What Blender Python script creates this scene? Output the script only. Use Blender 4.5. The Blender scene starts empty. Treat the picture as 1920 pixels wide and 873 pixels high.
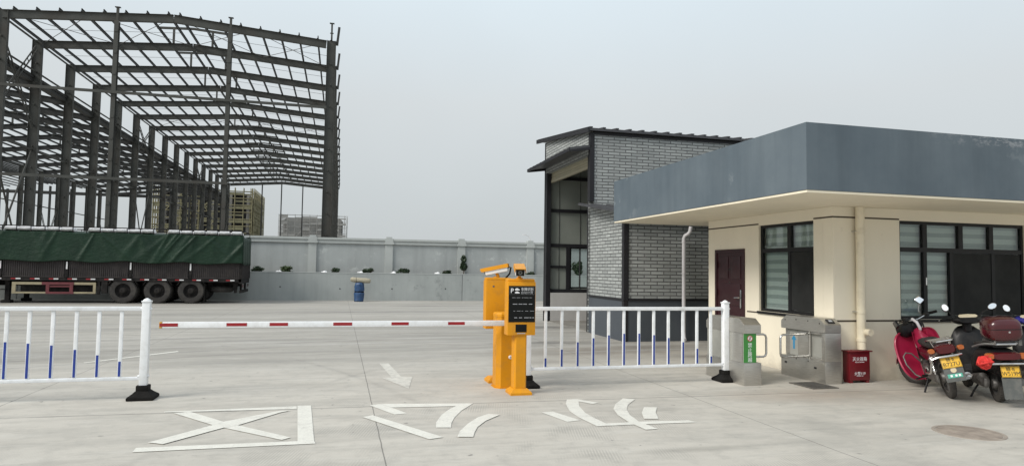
import bpy, bmesh, math, random
from math import sin, cos, pi, radians, sqrt, atan2
from mathutils import Vector, Matrix
random.seed(7)
scene = bpy.context.scene
col = scene.collection

# ------------------------------------------------------------------ camera
CAM_H = 1.65
yaw, pitch, roll = radians(14.4), math.atan(68.5/1250), 0.015
F = Vector((sin(yaw)*cos(pitch), cos(yaw)*cos(pitch), sin(pitch)))
R0 = Vector((cos(yaw), -sin(yaw), 0)); U0 = R0.cross(F)
Rv = R0*cos(roll)+U0*sin(roll); Uv = -R0*sin(roll)+U0*cos(roll)
cd = bpy.data.cameras.new('camera'); cam = bpy.data.objects.new('camera', cd); col.objects.link(cam)
cam.matrix_world = Matrix(((Rv.x, Uv.x, -F.x, 0), (Rv.y, Uv.y, -F.y, 0), (Rv.z, Uv.z, -F.z, CAM_H), (0, 0, 0, 1)))
cd.sensor_fit = 'HORIZONTAL'; cd.sensor_width = 36; cd.lens = 36*1250/1920
cd.clip_start = 0.05; cd.clip_end = 6000
scene.camera = cam

# ------------------------------------------------------------------ materials
def lin(c):
    return tuple(((v/255)/12.92 if v/255 <= 0.04045 else ((v/255+0.055)/1.055)**2.4) for v in c)

class NT:
    def __init__(s, name):
        m = bpy.data.materials.new(name); m.use_nodes = True; s.m = m; s.t = m.node_tree
        s.b = s.t.nodes['Principled BSDF']; s.out = s.t.nodes['Material Output']
    def n(s, typ, **kw):
        nd = s.t.nodes.new(typ)
        for k, v in kw.items(): setattr(nd, k, v)
        return nd
    def l(s, a, b): s.t.links.new(a, b)
    def val(s, sock, v):
        if hasattr(v, 'is_linked') or isinstance(v, bpy.types.NodeSocket): s.l(v, sock)
        else: sock.default_value = v
    def math(s, op, a, b=0.0, c=0.0, clamp=False):
        nd = s.n('ShaderNodeMath', operation=op, use_clamp=clamp)
        s.val(nd.inputs[0], a); s.val(nd.inputs[1], b); s.val(nd.inputs[2], c)
        return nd.outputs[0]
    def mix(s, f, a, b):
        nd = s.n('ShaderNodeMix', data_type='RGBA')
        s.val(nd.inputs[0], f)
        for i, v in ((6, a), (7, b)):
            s.val(nd.inputs[i], v if isinstance(v, bpy.types.NodeSocket) else (*v[:3], 1))
        return nd.outputs[2]
    def coords(s):
        return s.n('ShaderNodeTexCoord').outputs['Object']
    def noise(s, scale=5.0, detail=4.0, rough=0.55, vec=None, stretch=None):
        v = vec or s.coords()
        if stretch:
            mp = s.n('ShaderNodeMapping'); mp.inputs['Scale'].default_value = stretch; s.l(v, mp.inputs[0]); v = mp.outputs[0]
        nd = s.n('ShaderNodeTexNoise'); nd.inputs['Scale'].default_value = scale
        nd.inputs['Detail'].default_value = detail; nd.inputs['Roughness'].default_value = rough
        s.l(v, nd.inputs['Vector']); return nd.outputs['Fac']
    def ramp(s, f, lo, hi):
        nd = s.n('ShaderNodeMapRange'); nd.inputs[1].default_value = lo; nd.inputs[2].default_value = hi
        s.val(nd.inputs[0], f); return nd.outputs[0]
    def bump(s, h, strength=0.2, dist=0.01):
        nd = s.n('ShaderNodeBump'); nd.inputs['Strength'].default_value = strength; nd.inputs['Distance'].default_value = dist
        s.l(h, nd.inputs['Height']); s.l(nd.outputs[0], s.b.inputs['Normal'])

def mat(name, c, rough=0.6, metal=0.0, var=0.15, scale=6.0, bump=0.0, bscale=None, stretch=None, dirt=None, spec=0.5, coat=0.0):
    """painted / plain surface: base colour with uneven wear"""
    k = NT(name); k.b.inputs['Roughness'].default_value = rough; k.b.inputs['Metallic'].default_value = metal
    k.b.inputs['Specular IOR Level'].default_value = spec
    if coat: k.b.inputs['Coat Weight'].default_value = coat; k.b.inputs['Coat Roughness'].default_value = 0.08
    f = k.noise(scale, 5, 0.6, stretch=stretch)
    f = k.ramp(f, 0.3, 0.7)
    a = tuple(v*(1-var) for v in c); b = tuple(min(1, v*(1+var)) for v in c)
    cc = k.mix(f, a, b)
    if dirt:
        dc, amount, ds = dirt
        g = k.noise(ds, 6, 0.65)
        g = k.math('MULTIPLY', k.ramp(g, 0.48, 0.75), amount, clamp=True)
        cc = k.mix(g, cc, dc)
        r = k.math('MULTIPLY_ADD', g, 0.3, rough, clamp=True); k.l(r, k.b.inputs['Roughness'])
    k.l(cc, k.b.inputs['Base Color'])
    if bump: k.bump(k.noise(bscale or scale*4, 4, 0.6), bump, 0.01)
    return k.m

M = {}
M['white_paint'] = mat('white_paint', (0.80, 0.82, 0.84), 0.35, var=0.04, dirt=((0.45, 0.43, 0.40), 0.35, 9))
M['blue_tape'] = mat('blue_tape', (0.016, 0.045, 0.27), 0.35, var=0.06)
M['black_rubber'] = mat('black_rubber', (0.012, 0.0115, 0.011), 0.8, spec=0.12, var=0.3, scale=14, bump=0.15)
M['tyre'] = mat('tyre_rubber', (0.048, 0.045, 0.043), 0.85, spec=0.2, var=0.25, scale=9, dirt=((0.10, 0.092, 0.082), 0.75, 3))
M['steel_grey'] = mat('primer_steel', (0.064, 0.066, 0.061), 0.6, spec=0.25, var=0.22, scale=0.8, dirt=((0.062, 0.047, 0.038), 0.5, 0.5))
M['steel_dark'] = mat('purlin_steel', (0.046, 0.047, 0.046), 0.6, spec=0.2, var=0.2, scale=0.8)
M['rod'] = mat('bracing_rod', (0.13, 0.13, 0.13), 0.5, var=0.2)
M['yellow'] = mat('yellow_powder_coat', (0.66, 0.28, 0.010), 0.42, spec=0.25, var=0.08, scale=3, dirt=((0.26, 0.14, 0.05), 0.45, 6))
M['cam_white'] = mat('camera_white', (0.72, 0.72, 0.72), 0.4, var=0.04)
M['screen'] = mat('dark_screen', (0.005, 0.006, 0.006), 0.2, var=0.2, spec=0.2)
M['black_plastic'] = mat('black_plastic', (0.014, 0.014, 0.015), 0.45, var=0.25, scale=8)
M['letter_white'] = mat('white_lettering', (0.75, 0.76, 0.78), 0.5, var=0.03)
M['letter_grey'] = mat('grey_lettering', (0.38, 0.39, 0.41), 0.5, var=0.05)
M['letter_dim'] = mat('dim_lettering', (0.12, 0.125, 0.12), 0.5, var=0.05)
M['letter_black'] = mat('black_lettering', (0.015, 0.015, 0.012), 0.5, var=0.05)
M['red_tape'] = mat('red_reflective', (0.30, 0.012, 0.018), 0.4, var=0.08)
M['gold_end'] = mat('gold_end_cap', (0.55, 0.30, 0.04), 0.4, var=0.1)
M['alu'] = mat('aluminium', (0.62, 0.63, 0.64), 0.35, metal=0.9, var=0.06)
M['chrome'] = mat('chrome', (0.66, 0.66, 0.66), 0.18, metal=1.0, var=0.08, scale=20, dirt=((0.22, 0.19, 0.16), 0.5, 25))
M['mirror'] = mat('mirror_glass', (0.86, 0.88, 0.9), 0.03, metal=1.0, var=0.01)
M['engine'] = mat('engine_metal', (0.16, 0.155, 0.15), 0.5, metal=0.6, var=0.4, scale=16, dirt=((0.03, 0.026, 0.022), 0.8, 12))
M['rim'] = mat('wheel_rim', (0.17, 0.165, 0.16), 0.5, metal=0.6, var=0.3, scale=12, dirt=((0.05, 0.045, 0.04), 0.7, 9))

def stainless():
    k = NT('brushed_stainless')
    k.b.inputs['Metallic'].default_value = 0.85
    f = k.noise(18, 3, 0.5, stretch=(0.4, 0.4, 9))
    k.l(k.mix(k.ramp(f, .3, .7), (0.44, 0.425, 0.39), (0.57, 0.555, 0.52)), k.b.inputs['Base Color'])
    k.l(k.math('MULTIPLY_ADD', k.noise(5, 4), 0.25, 0.24), k.b.inputs['Roughness'])
    return k.m
M['stainless'] = stainless()
M['panel_grey'] = mat('satin_panel', (0.37, 0.37, 0.34), 0.35, metal=0.3, var=0.08, scale=4)
M['green_sign'] = mat('green_sticker', (0.045, 0.23, 0.045), 0.4, var=0.08)
M['sign_red'] = mat('sign_red', (0.45, 0.03, 0.03), 0.45, var=0.05)
M['sky_blue'] = mat('blue_sticker', (0.02, 0.22, 0.42), 0.4, var=0.08)
M['fire_red'] = mat('red_enamel', (0.15, 0.008, 0.014), 0.35, var=0.12, dirt=((0.10, 0.02, 0.02), 0.4, 8))
M['door_red'] = mat('maroon_door', (0.034, 0.009, 0.012), 0.35, var=0.15, scale=4)
M['frame_dark'] = mat('dark_window_frame', (0.013, 0.013, 0.014), 0.45, spec=0.25, var=0.15)
M['pvc_cream'] = mat('cream_pipe', (0.74, 0.67, 0.52), 0.4, var=0.05, dirt=((0.35, 0.28, 0.2), 0.4, 5))
M['pvc_white'] = mat('white_pipe', (0.62, 0.61, 0.63), 0.4, var=0.06, dirt=((0.35, 0.33, 0.32), 0.5, 5))
M['groove'] = mat('groove_line', (0.07, 0.055, 0.04), 0.7)
M['soffit'] = mat('soffit_paint', (0.80, 0.73, 0.58), 0.7, var=0.04, scale=2)
M['trim_dark'] = mat('dark_trim', (0.020, 0.020, 0.023), 0.5, spec=0.25, var=0.15, scale=3)
M['roof_metal'] = mat('roof_sheet', (0.055, 0.056, 0.062), 0.45, var=0.15, scale=3)
M['shutter'] = mat('cream_shutter', (0.36, 0.335, 0.245), 0.45, var=0.08, scale=3)
M['panel_white'] = mat('insulated_panel', (0.235, 0.255, 0.23), 0.5, var=0.06, scale=1.5)
M['soil'] = mat('planter_soil', (0.12, 0.09, 0.06), 0.9, var=0.4, scale=6, bump=0.5)
M['leaf_dark'] = mat('dark_leaf', (0.035, 0.06, 0.03), 0.5, var=0.5, scale=9)
M['leaf_mid'] = mat('mid_leaf', (0.055, 0.085, 0.03), 0.5, var=0.45, scale=9)
M['stem'] = mat('brown_stem', (0.07, 0.05, 0.035), 0.8)
M['bag_white'] = mat('white_sacking', (0.74, 0.74, 0.75), 0.6, var=0.08, scale=5)
M['rail_brown'] = mat('brown_side_board', (0.042, 0.037, 0.037), 0.65, spec=0.2, var=0.25, scale=2.5, dirt=((0.085, 0.075, 0.068), 0.6, 3))
M['chassis'] = mat('chassis_black', (0.015, 0.014, 0.014), 0.7, spec=0.15, var=0.3, scale=4, dirt=((0.06, 0.052, 0.046), 0.6, 4))
M['guard_cream'] = mat('cream_guard', (0.33, 0.285, 0.185), 0.55, var=0.12, dirt=((0.15, 0.12, 0.09), 0.5, 5))
M['guard_red'] = mat('faded_red_guard', (0.13, 0.026, 0.032), 0.55, var=0.2)
M['moto_red'] = mat('motorcycle_red', (0.37, 0.017, 0.062), 0.28, var=0.1, coat=0.3, dirt=((0.22, 0.05, 0.05), 0.3, 6))
M['moto_dkred'] = mat('dark_red_gloss', (0.05, 0.003, 0.006), 0.22, var=0.1, coat=0.4)
M['scooter_black'] = mat('scooter_black', (0.008, 0.008, 0.009), 0.4, spec=0.3, var=0.25, dirt=((0.05, 0.046, 0.042), 0.45, 5))
M['scooter_blue'] = mat('scooter_blue', (0.02, 0.018, 0.20), 0.3, var=0.1, coat=0.3)
M['seat'] = mat('vinyl_seat', (0.018, 0.017, 0.017), 0.55, var=0.2, bump=0.1)
M['amber'] = mat('amber_lens', (0.36, 0.10, 0.025), 0.2, var=0.1)
M['tail_red'] = mat('red_lens', (0.07, 0.006, 0.009), 0.15, var=0.15)
M['plate_yellow'] = mat('yellow_plate', (0.68, 0.40, 0.035), 0.45, var=0.06)
M['flap_grey'] = mat('grey_mud_flap', (0.085, 0.092, 0.09), 0.7, var=0.15, dirt=((0.2, 0.19, 0.17), 0.5, 10))
M['sticker_green'] = mat('teal_sticker', (0.08, 0.36, 0.27), 0.5, var=0.1)
M['sticker_cream'] = mat('cream_sticker', (0.55, 0.47, 0.33), 0.5, var=0.15)
M['rag_red'] = mat('red_mesh_scrub', (0.62, 0.035, 0.03), 0.7, var=0.25, scale=20)
M['dash'] = mat('dash_lens', (0.48, 0.42, 0.30), 0.2, var=0.1)
M['blue_barrel'] = mat('blue_plastic', (0.018, 0.058, 0.145), 0.5, var=0.35, scale=5)
M['mat_beige'] = mat('beige_mat', (0.36, 0.33, 0.25), 0.9, var=0.2, scale=12, bump=0.4)
M['bamboo'] = mat('bamboo_pole', (0.18, 0.165, 0.095), 0.7, var=0.2)
M['scaf_net'] = mat('scaffold_boards', (0.145, 0.137, 0.08), 0.8, var=0.3, scale=0.6)
M['far_conc'] = mat('bare_concrete', (0.30, 0.295, 0.28), 0.85, var=0.1, scale=0.3)
M['far_grey'] = mat('grey_netting', (0.27, 0.27, 0.26), 0.85, var=0.12, scale=0.3)
M['far_void'] = mat('unlit_opening', (0.055, 0.055, 0.055), 0.9)
M['far_roof'] = mat('rusty_roof', (0.12, 0.10, 0.09), 0.8, var=0.3, scale=0.4)
M['grate'] = mat('iron_grate', (0.13, 0.122, 0.11), 0.6, metal=0.4, var=0.3, scale=10)
M['manhole'] = mat('rusty_iron', (0.29, 0.245, 0.205), 0.75, metal=0.1, var=0.3, scale=7, bump=0.4, bscale=30)
M['interior'] = mat('room_interior', (0.16, 0.15, 0.14), 0.8, var=0.1)
M['screen_mesh'] = mat('insect_screen', (0.030, 0.031, 0.031), 0.8, var=0.3, scale=1.5, spec=0.08)
M['far_blue'] = mat('lamp_post_grey', (0.6, 0.6, 0.6), 0.6)

def road_paint():
    k = NT('worn_road_paint'); k.b.inputs['Roughness'].default_value = 0.6
    f = k.ramp(k.noise(7, 7, 0.72), 0.40, 0.72)
    g = k.ramp(k.noise(45, 4, 0.7), 0.5, 0.75)
    c = k.mix(f, (0.70, 0.69, 0.63), (0.61, 0.60, 0.545))
    wr = k.ramp(k.noise(2.2, 8, 0.78), 0.55, 0.63)
    c = k.mix(k.math('MULTIPLY', wr, 0.6), c, (0.47, 0.455, 0.415))
    c = k.mix(k.math('MULTIPLY', g, 0.55), c, (0.39, 0.38, 0.355))
    k.l(c, k.b.inputs['Base Color']); return k.m
M['road_paint'] = road_paint()

def faded_paint():
    k = NT('faded_road_paint'); k.b.inputs['Roughness'].default_value = 0.7
    f = k.ramp(k.noise(9, 7, 0.75), 0.42, 0.62)
    k.l(k.mix(f, (0.60, 0.585, 0.53), (0.45, 0.435, 0.395)), k.b.inputs['Base Color']); return k.m
M['faded_paint'] = faded_paint()

def concrete_ground():
    k = NT('concrete_paving'); co = k.coords()
    k.b.inputs['Specular IOR Level'].default_value = 0.35
    sep = k.n('ShaderNodeSeparateXYZ'); k.l(co, sep.inputs[0]); X, Y = sep.outputs[0], sep.outputs[1]
    big = k.ramp(k.noise(0.22, 5, 0.6), 0.3, 0.7)
    mid = k.ramp(k.noise(1.6, 6, 0.62, stretch=(0.45, 1.0, 1)), 0.28, 0.72)
    fine = k.ramp(k.noise(22, 5, 0.7), 0.3, 0.7)
    spk = k.ramp(k.noise(120, 2, 0.5), 0.30, 0.70)
    c = k.mix(big, (0.545, 0.515, 0.458), (0.60, 0.57, 0.51))
    c = k.mix(k.math('MULTIPLY', mid, 0.7), c, (0.375, 0.353, 0.314))
    c = k.mix(k.math('MULTIPLY', fine, 0.38), c, (0.54, 0.515, 0.462))
    c = k.mix(k.math('MULTIPLY', spk, 0.30), c, (0.28, 0.272, 0.25))
    # trafficked yard behind the gate: browner, streaked with tyre dust across the lane
    yard = k.ramp(Y, 9.5, 14.0)
    st = k.ramp(k.noise(0.9, 6, 0.62, stretch=(0.09, 0.55, 1)), 0.38, 0.68)
    c = k.mix(k.math('MULTIPLY', yard, 0.5), c, (0.34, 0.325, 0.295))
    c = k.mix(k.math('MULTIPLY', k.math('MULTIPLY', yard, st), 0.55), c, (0.18, 0.171, 0.155))
    st2 = k.ramp(k.noise(1.7, 5, 0.6, stretch=(0.12, 0.8, 1)), 0.52, 0.72)
    c = k.mix(k.math('MULTIPLY', k.math('MULTIPLY', yard, st2), 0.65), c, (0.46, 0.45, 0.425))
    warp = k.math('MULTIPLY', k.math('SUBTRACT', k.noise(1.3, 4), 0.5), 0.9)
    # stains and darker patches with a shape of their own: (x, y, rx, ry, strength, colour)
    for (sx, sy, rx, ry, s, sc) in [(6.5, 7.9, 1.5, 0.7, .6, (0.36, 0.27, 0.21)), (5.2, 12.9, 2.6, 1.0, .75, (0.26, 0.225, 0.19)),
                                   (6.6, 13.5, 1.6, .8, .6, (0.16, 0.14, 0.12)), (4.6, 14.6, 1.3, .35, .95, (0.12, 0.112, 0.105)), (5.6, 18.5, 1.6, .6, .95, (0.13, 0.122, 0.115)), (7.2, 11.9, 1.2, .3, .8, (0.17, 0.15, 0.13)), (3.6, 11.6, .9, .35, .5, (0.25, 0.22, 0.19)),
                                   (2.2, 8.6, 0.8, 0.35, .35, (0.36, 0.35, 0.33)), (8.9, 7.3, 2.2, 0.9, .5, (0.30, 0.275, 0.24)),
                                   (-4.6, 6.9, 0.9, .25, .4, (0.30, 0.29, 0.26)), (-9, 30.6, 9, .7, .5, (0.24, 0.23, 0.21)), (1.5, 25.5, 5, .5, .75, (0.2, 0.19, 0.18)), (3.4, 29.5, 4, .5, .7, (0.2, 0.19, 0.18)), (-6, 24, 5, .8, .5, (0.24, 0.23, 0.21)), (-1.2, 12.3, 1.6, .35, .45, (0.26, 0.25, 0.23)), (1.4, 16.5, 1.8, .4, .5, (0.24, 0.23, 0.21)), (-3.9, 6.2, .7, .12, .5, (0.24, 0.23, 0.2)), (3.2, 5.7, .8, .10, .4, (0.24, 0.23, 0.2)), (-5.6, 13, 2.4, .6, .45, (0.24, 0.23, 0.21)),
                                   (-1.5, 17.5, 2.5, .6, .3, (0.27, 0.26, 0.24)), (7.1, 9.0, 0.6, 1.6, .4, (0.30, 0.27, 0.23))]:
        dx = k.math('DIVIDE', k.math('SUBTRACT', X, sx), rx); dy = k.math('DIVIDE', k.math('SUBTRACT', Y, sy), ry)
        d = k.math('SQRT', k.math('ADD', k.math('MULTIPLY', dx, dx), k.math('MULTIPLY', dy, dy)))
        m = k.math('SUBTRACT', 1.15, k.math('ADD', d, warp), clamp=True)
        c = k.mix(k.math('MULTIPLY', m, s, clamp=True), c, tuple(v*.8 for v in sc))
    # tyre tracks: big arcs through the gate lane
    for (cx, cy, rr, w, s) in [(5.0, -7.0, 21.5, .10, .75), (5.0, -7.0, 23.0, .12, .7), (3.0, -18.0, 35.0, .14, .7), (3.0, -18.0, 36.6, .14, .7), (-16, 4, 17.5, .09, .35), (6.5, -12, 27.5, .14, .7), (6.5, -12, 29.1, .12, .6), (14, 2, 16.2, .08, .3), (0, -60, 84.5, .2, .6), (0, -60, 81.2, .16, .6), (2, -90, 119, .25, .6)]:
        dx = k.math('SUBTRACT', X, cx); dy = k.math('SUBTRACT', Y, cy)
        d = k.math('SQRT', k.math('ADD', k.math('MULTIPLY', dx, dx), k.math('MULTIPLY', dy, dy)))
        d = k.math('ABSOLUTE', k.math('SUBTRACT', d, rr))
        m = k.math('SUBTRACT', 1.0, k.math('DIVIDE', d, w), clamp=True)
        br = k.ramp(k.noise(0.6, 4), 0.38, 0.6)
        m = k.math('MULTIPLY', k.math('MULTIPLY', m, br), s)
        c = k.mix(m, c, (0.20, 0.19, 0.18))
    # long dragged streaks across the yard and small dark droppings
    lv = k.n('ShaderNodeMapping'); lv.inputs['Rotation'].default_value = (0, 0, -0.12); k.l(co, lv.inputs[0])
    lg = k.ramp(k.noise(0.8, 5, 0.7, vec=lv.outputs[0], stretch=(0.05, 1.6, 1)), 0.50, 0.62)
    c = k.mix(k.math('MULTIPLY', k.math('MULTIPLY', yard, lg), 0.45), c, (0.19, 0.182, 0.168))
    lg2 = k.ramp(k.noise(1.1, 5, 0.7, vec=lv.outputs[0], stretch=(0.06, 1.5, 1)), 0.55, 0.66)
    c = k.mix(k.math('MULTIPLY', k.math('MULTIPLY', yard, lg2), 0.5), c, (0.47, 0.46, 0.435))
    dp = k.ramp(k.noise(9, 2, 0.4), 0.735, 0.76)
    c = k.mix(k.math('MULTIPLY', dp, 0.7), c, (0.12, 0.115, 0.105))
    sw = k.ramp(k.noise(0.55, 7, 0.72, stretch=(0.5, 1, 1)), 0.50, 0.60)
    c = k.mix(k.math('MULTIPLY', sw, 0.34), c, (0.31, 0.30, 0.272))
    bl = k.ramp(k.noise(4.5, 6, 0.7), 0.50, 0.68)
    c = k.mix(k.math('MULTIPLY', bl, 0.34), c, (0.27, 0.262, 0.24))
    tr = k.ramp(k.noise(3.2, 6, 0.72, stretch=(0.16, 1.0, 1)), 0.50, 0.66)      # trowel and broom streaks along the slabs
    c = k.mix(k.math('MULTIPLY', tr, 0.42), c, (0.285, 0.277, 0.253))
    tl = k.ramp(k.noise(4.1, 6, 0.72, stretch=(0.18, 1.0, 1)), 0.54, 0.68)
    c = k.mix(k.math('MULTIPLY', tl, 0.40), c, (0.55, 0.535, 0.49))
    oil = k.ramp(k.noise(0.42, 4, 0.6), 0.62, 0.72)
    c = k.mix(k.math('MULTIPLY', oil, 0.30), c, (0.22, 0.21, 0.19))
    # hairline cracks wandering through a few of the slabs
    cv = k.n('ShaderNodeTexVoronoi', feature='DISTANCE_TO_EDGE'); cv.inputs['Scale'].default_value = 0.33
    cw = k.n('ShaderNodeVectorMath', operation='ADD'); k.l(co, cw.inputs[0])
    cn = k.n('ShaderNodeTexNoise'); cn.inputs['Scale'].default_value = 1.7; cn.inputs['Detail'].default_value = 5; k.l(co, cn.inputs['Vector']); k.l(cn.outputs['Color'], cw.inputs[1])
    k.l(cw.outputs[0], cv.inputs['Vector'])
    ck = k.math('SUBTRACT', 1.2, k.math('DIVIDE', cv.outputs['Distance'], 0.0016), clamp=True)
    ck = k.math('MULTIPLY', ck, k.ramp(k.noise(0.23, 3), 0.52, 0.60))
    c = k.mix(k.math('MULTIPLY', ck, 0.55), c, (0.17, 0.162, 0.148))
    # fine broom-finish grooves, only where the surface kept them
    ang = k.n('ShaderNodeMapping'); ang.inputs['Rotation'].default_value = (0, 0, 0.25); k.l(co, ang.inputs[0])
    wv = k.n('ShaderNodeTexWave', wave_type='BANDS', bands_direction='X'); wv.inputs['Scale'].default_value = 11.0
    wv.inputs['Distortion'].default_value = 0.6; wv.inputs['Detail'].default_value = 2
    k.l(ang.outputs[0], wv.inputs['Vector'])
    patch = k.ramp(k.noise(1.1, 3), 0.52, 0.62)
    near = k.ramp(Y, 9.0, 8.0)
    gro = k.math('MULTIPLY', k.math('MULTIPLY', wv.outputs['Fac'], patch), near)
    c = k.mix(k.math('MULTIPLY', gro, 0.40), c, (0.25, 0.244, 0.222))
    # sawn joints
    wob = k.math('MULTIPLY', k.math('SUBTRACT', k.noise(2.5, 3), 0.5), 0.02)
    Xw = k.math('ADD', X, wob)
    fx = k.math('ABSOLUTE', k.math('SUBTRACT', k.math('MODULO', k.math('ADD', Xw, 415-0.42+2.075), 4.15), 2.075))
    Yw = k.math('ADD', k.math('ADD', Y, wob), k.math('MULTIPLY', X, 0.02))
    fy = k.math('ABSOLUTE', k.math('SUBTRACT', k.math('MODULO', k.math('ADD', Yw, 640-9.2+4.5), 9.0), 4.5))
    jx = k.math('SUBTRACT', 1.35, k.math('DIVIDE', fx, 0.0062), clamp=True)
    jy = k.math('SUBTRACT', 1.35, k.math('DIVIDE', fy, 0.013), clamp=True)
    j = k.math('MULTIPLY', k.math('MAXIMUM', jx, jy), k.ramp(k.noise(1.1, 4), 0.15, 0.45), clamp=True)
    c = k.mix(k.math('MULTIPLY', j, 0.85), c, (0.13, 0.125, 0.115))
    k.l(c, k.b.inputs['Base Color'])
    k.l(k.math('MULTIPLY_ADD', mid, 0.2, 0.62), k.b.inputs['Roughness'])
    h = k.math('ADD', k.math('MULTIPLY', fine, 0.5), k.math('MULTIPLY', gro, 0.5))
    k.bump(h, 0.25, 0.006)
    return k.m
M['ground'] = concrete_ground()

def render_wall(name, c1, c2, streak=0.35, patchc=None, rough=0.85, top=None, splash=False):
    k = NT(name); k.b.inputs['Roughness'].default_value = rough
    a = k.ramp(k.noise(0.9, 6, 0.62), 0.3, 0.7)
    v = k.ramp(k.noise(1.0, 5, 0.65, stretch=(2.2, 2.2, 0.18)), 0.45, 0.75)
    c = k.mix(a, c1, c2)
    c = k.mix(k.math('MULTIPLY', v, streak), c, tuple(x*0.72 for x in c1))
    if patchc:
        p = k.ramp(k.noise(1.7, 5, 0.7), 0.56, 0.63)
        p2 = k.ramp(k.noise(0.31, 2, 0.5), 0.46, 0.54)
        c = k.mix(k.math('MULTIPLY', k.math('MULTIPLY', p, p2), 0.7), c, patchc)
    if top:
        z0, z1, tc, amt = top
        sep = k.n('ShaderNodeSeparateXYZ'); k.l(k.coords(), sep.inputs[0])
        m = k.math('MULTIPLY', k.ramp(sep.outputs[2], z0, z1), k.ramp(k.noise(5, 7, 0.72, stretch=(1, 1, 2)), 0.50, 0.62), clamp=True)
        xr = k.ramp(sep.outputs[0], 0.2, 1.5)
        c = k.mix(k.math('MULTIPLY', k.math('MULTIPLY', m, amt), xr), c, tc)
    if splash:                                             # rain-splash dirt clinging to the foot of the wall
        sep = k.n('ShaderNodeSeparateXYZ'); k.l(k.coords(), sep.inputs[0])
        hgt = k.math('ADD', sep.outputs[2], k.math('MULTIPLY', k.math('SUBTRACT', k.noise(3.5, 6, 0.7), 0.5), 0.5))
        c = k.mix(k.math('MULTIPLY', k.ramp(hgt, 0.22, 0.02), 0.5), c, (0.36, 0.32, 0.26))
        sc = k.ramp(k.noise(9, 5, 0.75, stretch=(1, 1, .6)), 0.62, 0.70)
        c = k.mix(k.math('MULTIPLY', sc, 0.22), c, (0.45, 0.40, 0.32))
    k.l(c, k.b.inputs['Base Color']); k.bump(k.noise(30, 4, 0.6), 0.15, 0.006); return k.m
M['wall_grey'] = render_wall('grey_render', (0.345, 0.37, 0.372), (0.41, 0.435, 0.436), 0.5, (0.52, 0.55, 0.54))
M['wall_trim'] = render_wall('grey_render_trim', (0.39, 0.415, 0.41), (0.45, 0.475, 0.465), 0.3)
M['wall_low'] = render_wall('cement_render', (0.32, 0.345, 0.342), (0.385, 0.41, 0.405), 0.4, (0.25, 0.268, 0.265))
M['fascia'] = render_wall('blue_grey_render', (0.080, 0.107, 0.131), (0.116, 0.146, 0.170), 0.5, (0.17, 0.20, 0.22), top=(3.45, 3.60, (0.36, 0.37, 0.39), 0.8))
M['cream'] = render_wall('cream_render', (0.76, 0.70, 0.575), (0.81, 0.75, 0.615), 0.10, rough=0.75, splash=True)
M['plinth'] = render_wall('plinth_panel', (0.056, 0.066, 0.080), (0.070, 0.082, 0.096), 0.2, rough=0.6)

def brick_panel():
    k = NT('brick_pattern_panel'); co = k.coords()
    sep = k.n('ShaderNodeSeparateXYZ'); k.l(co, sep.inputs[0])
    geo = k.n('ShaderNodeNewGeometry'); sn = k.n('ShaderNodeSeparateXYZ'); k.l(geo.outputs['Normal'], sn.inputs[0])
    isx = k.math('GREATER_THAN', k.math('ABSOLUTE', sn.outputs[0]), 0.5)
    u = k.math('ADD', k.math('MULTIPLY', isx, sep.outputs[1]), k.math('MULTIPLY', k.math('SUBTRACT', 1.0, isx), sep.outputs[0]))
    cb = k.n('ShaderNodeCombineXYZ'); k.l(u, cb.inputs[0]); k.l(sep.outputs[2], cb.inputs[1])
    br = k.n('ShaderNodeTexBrick'); k.l(cb.outputs[0], br.inputs['Vector'])
    br.inputs['Scale'].default_value = 1.0; br.inputs['Brick Width'].default_value = 0.34; br.inputs['Row Height'].default_value = 0.083
    br.inputs['Mortar Size'].default_value = 0.0135; br.inputs['Mortar Smooth'].default_value = 0.15; br.inputs['Bias'].default_value = 0.0
    br.inputs['Color1'].default_value = (0.28, 0.302, 0.298, 1); br.inputs['Color2'].default_value = (0.45, 0.478, 0.468, 1); br.inputs['Mortar'].default_value = (0.032, 0.034, 0.036, 1)
    n = k.ramp(k.noise(5, 5, 0.65), 0.3, 0.7)
    c = k.mix(k.math('MULTIPLY', n, 0.5), br.outputs['Color'], (0.27, 0.278, 0.275))
    n2 = k.ramp(k.noise(40, 3, 0.6), 0.4, 0.7)
    c = k.mix(k.math('MULTIPLY', n2, 0.35), c, (0.24, 0.245, 0.24))
    # vertical joints between the one-metre cladding panels
    f = k.math('ABSOLUTE', k.math('SUBTRACT', k.math('MODULO', k.math('ADD', u, 100.3), 1.0), 0.5))
    jn = k.math('SUBTRACT', 1.3, k.math('DIVIDE', f, 0.006), clamp=True)
    c = k.mix(k.math('MULTIPLY', jn, 0.45), c, (0.14, 0.14, 0.14))
    k.l(c, k.b.inputs['Base Color']); k.b.inputs['Roughness'].default_value = 0.55
    inv = k.math('SUBTRACT', 1.0, br.outputs['Fac']); k.bump(inv, 0.5, 0.008)
    return k.m
M['brick'] = brick_panel()

def tarp():
    k = NT('green_tarpaulin'); k.b.inputs['Roughness'].default_value = 0.5
    f = k.ramp(k.noise(1.2, 5, 0.6), 0.3, 0.7)
    c = k.mix(f, (0.005, 0.021, 0.0115), (0.010, 0.034, 0.018))
    g = k.ramp(k.noise(4, 6, 0.7), 0.55, 0.8)
    c = k.mix(k.math('MULTIPLY', g, 0.35), c, (0.03, 0.04, 0.032))
    k.b.inputs['Specular IOR Level'].default_value = 0.25
    k.l(c, k.b.inputs['Base Color']); k.bump(k.noise(5, 6, 0.65, stretch=(1, 1, 1.6)), 0.6, 0.05); return k.m
M['tarp'] = tarp()

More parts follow.
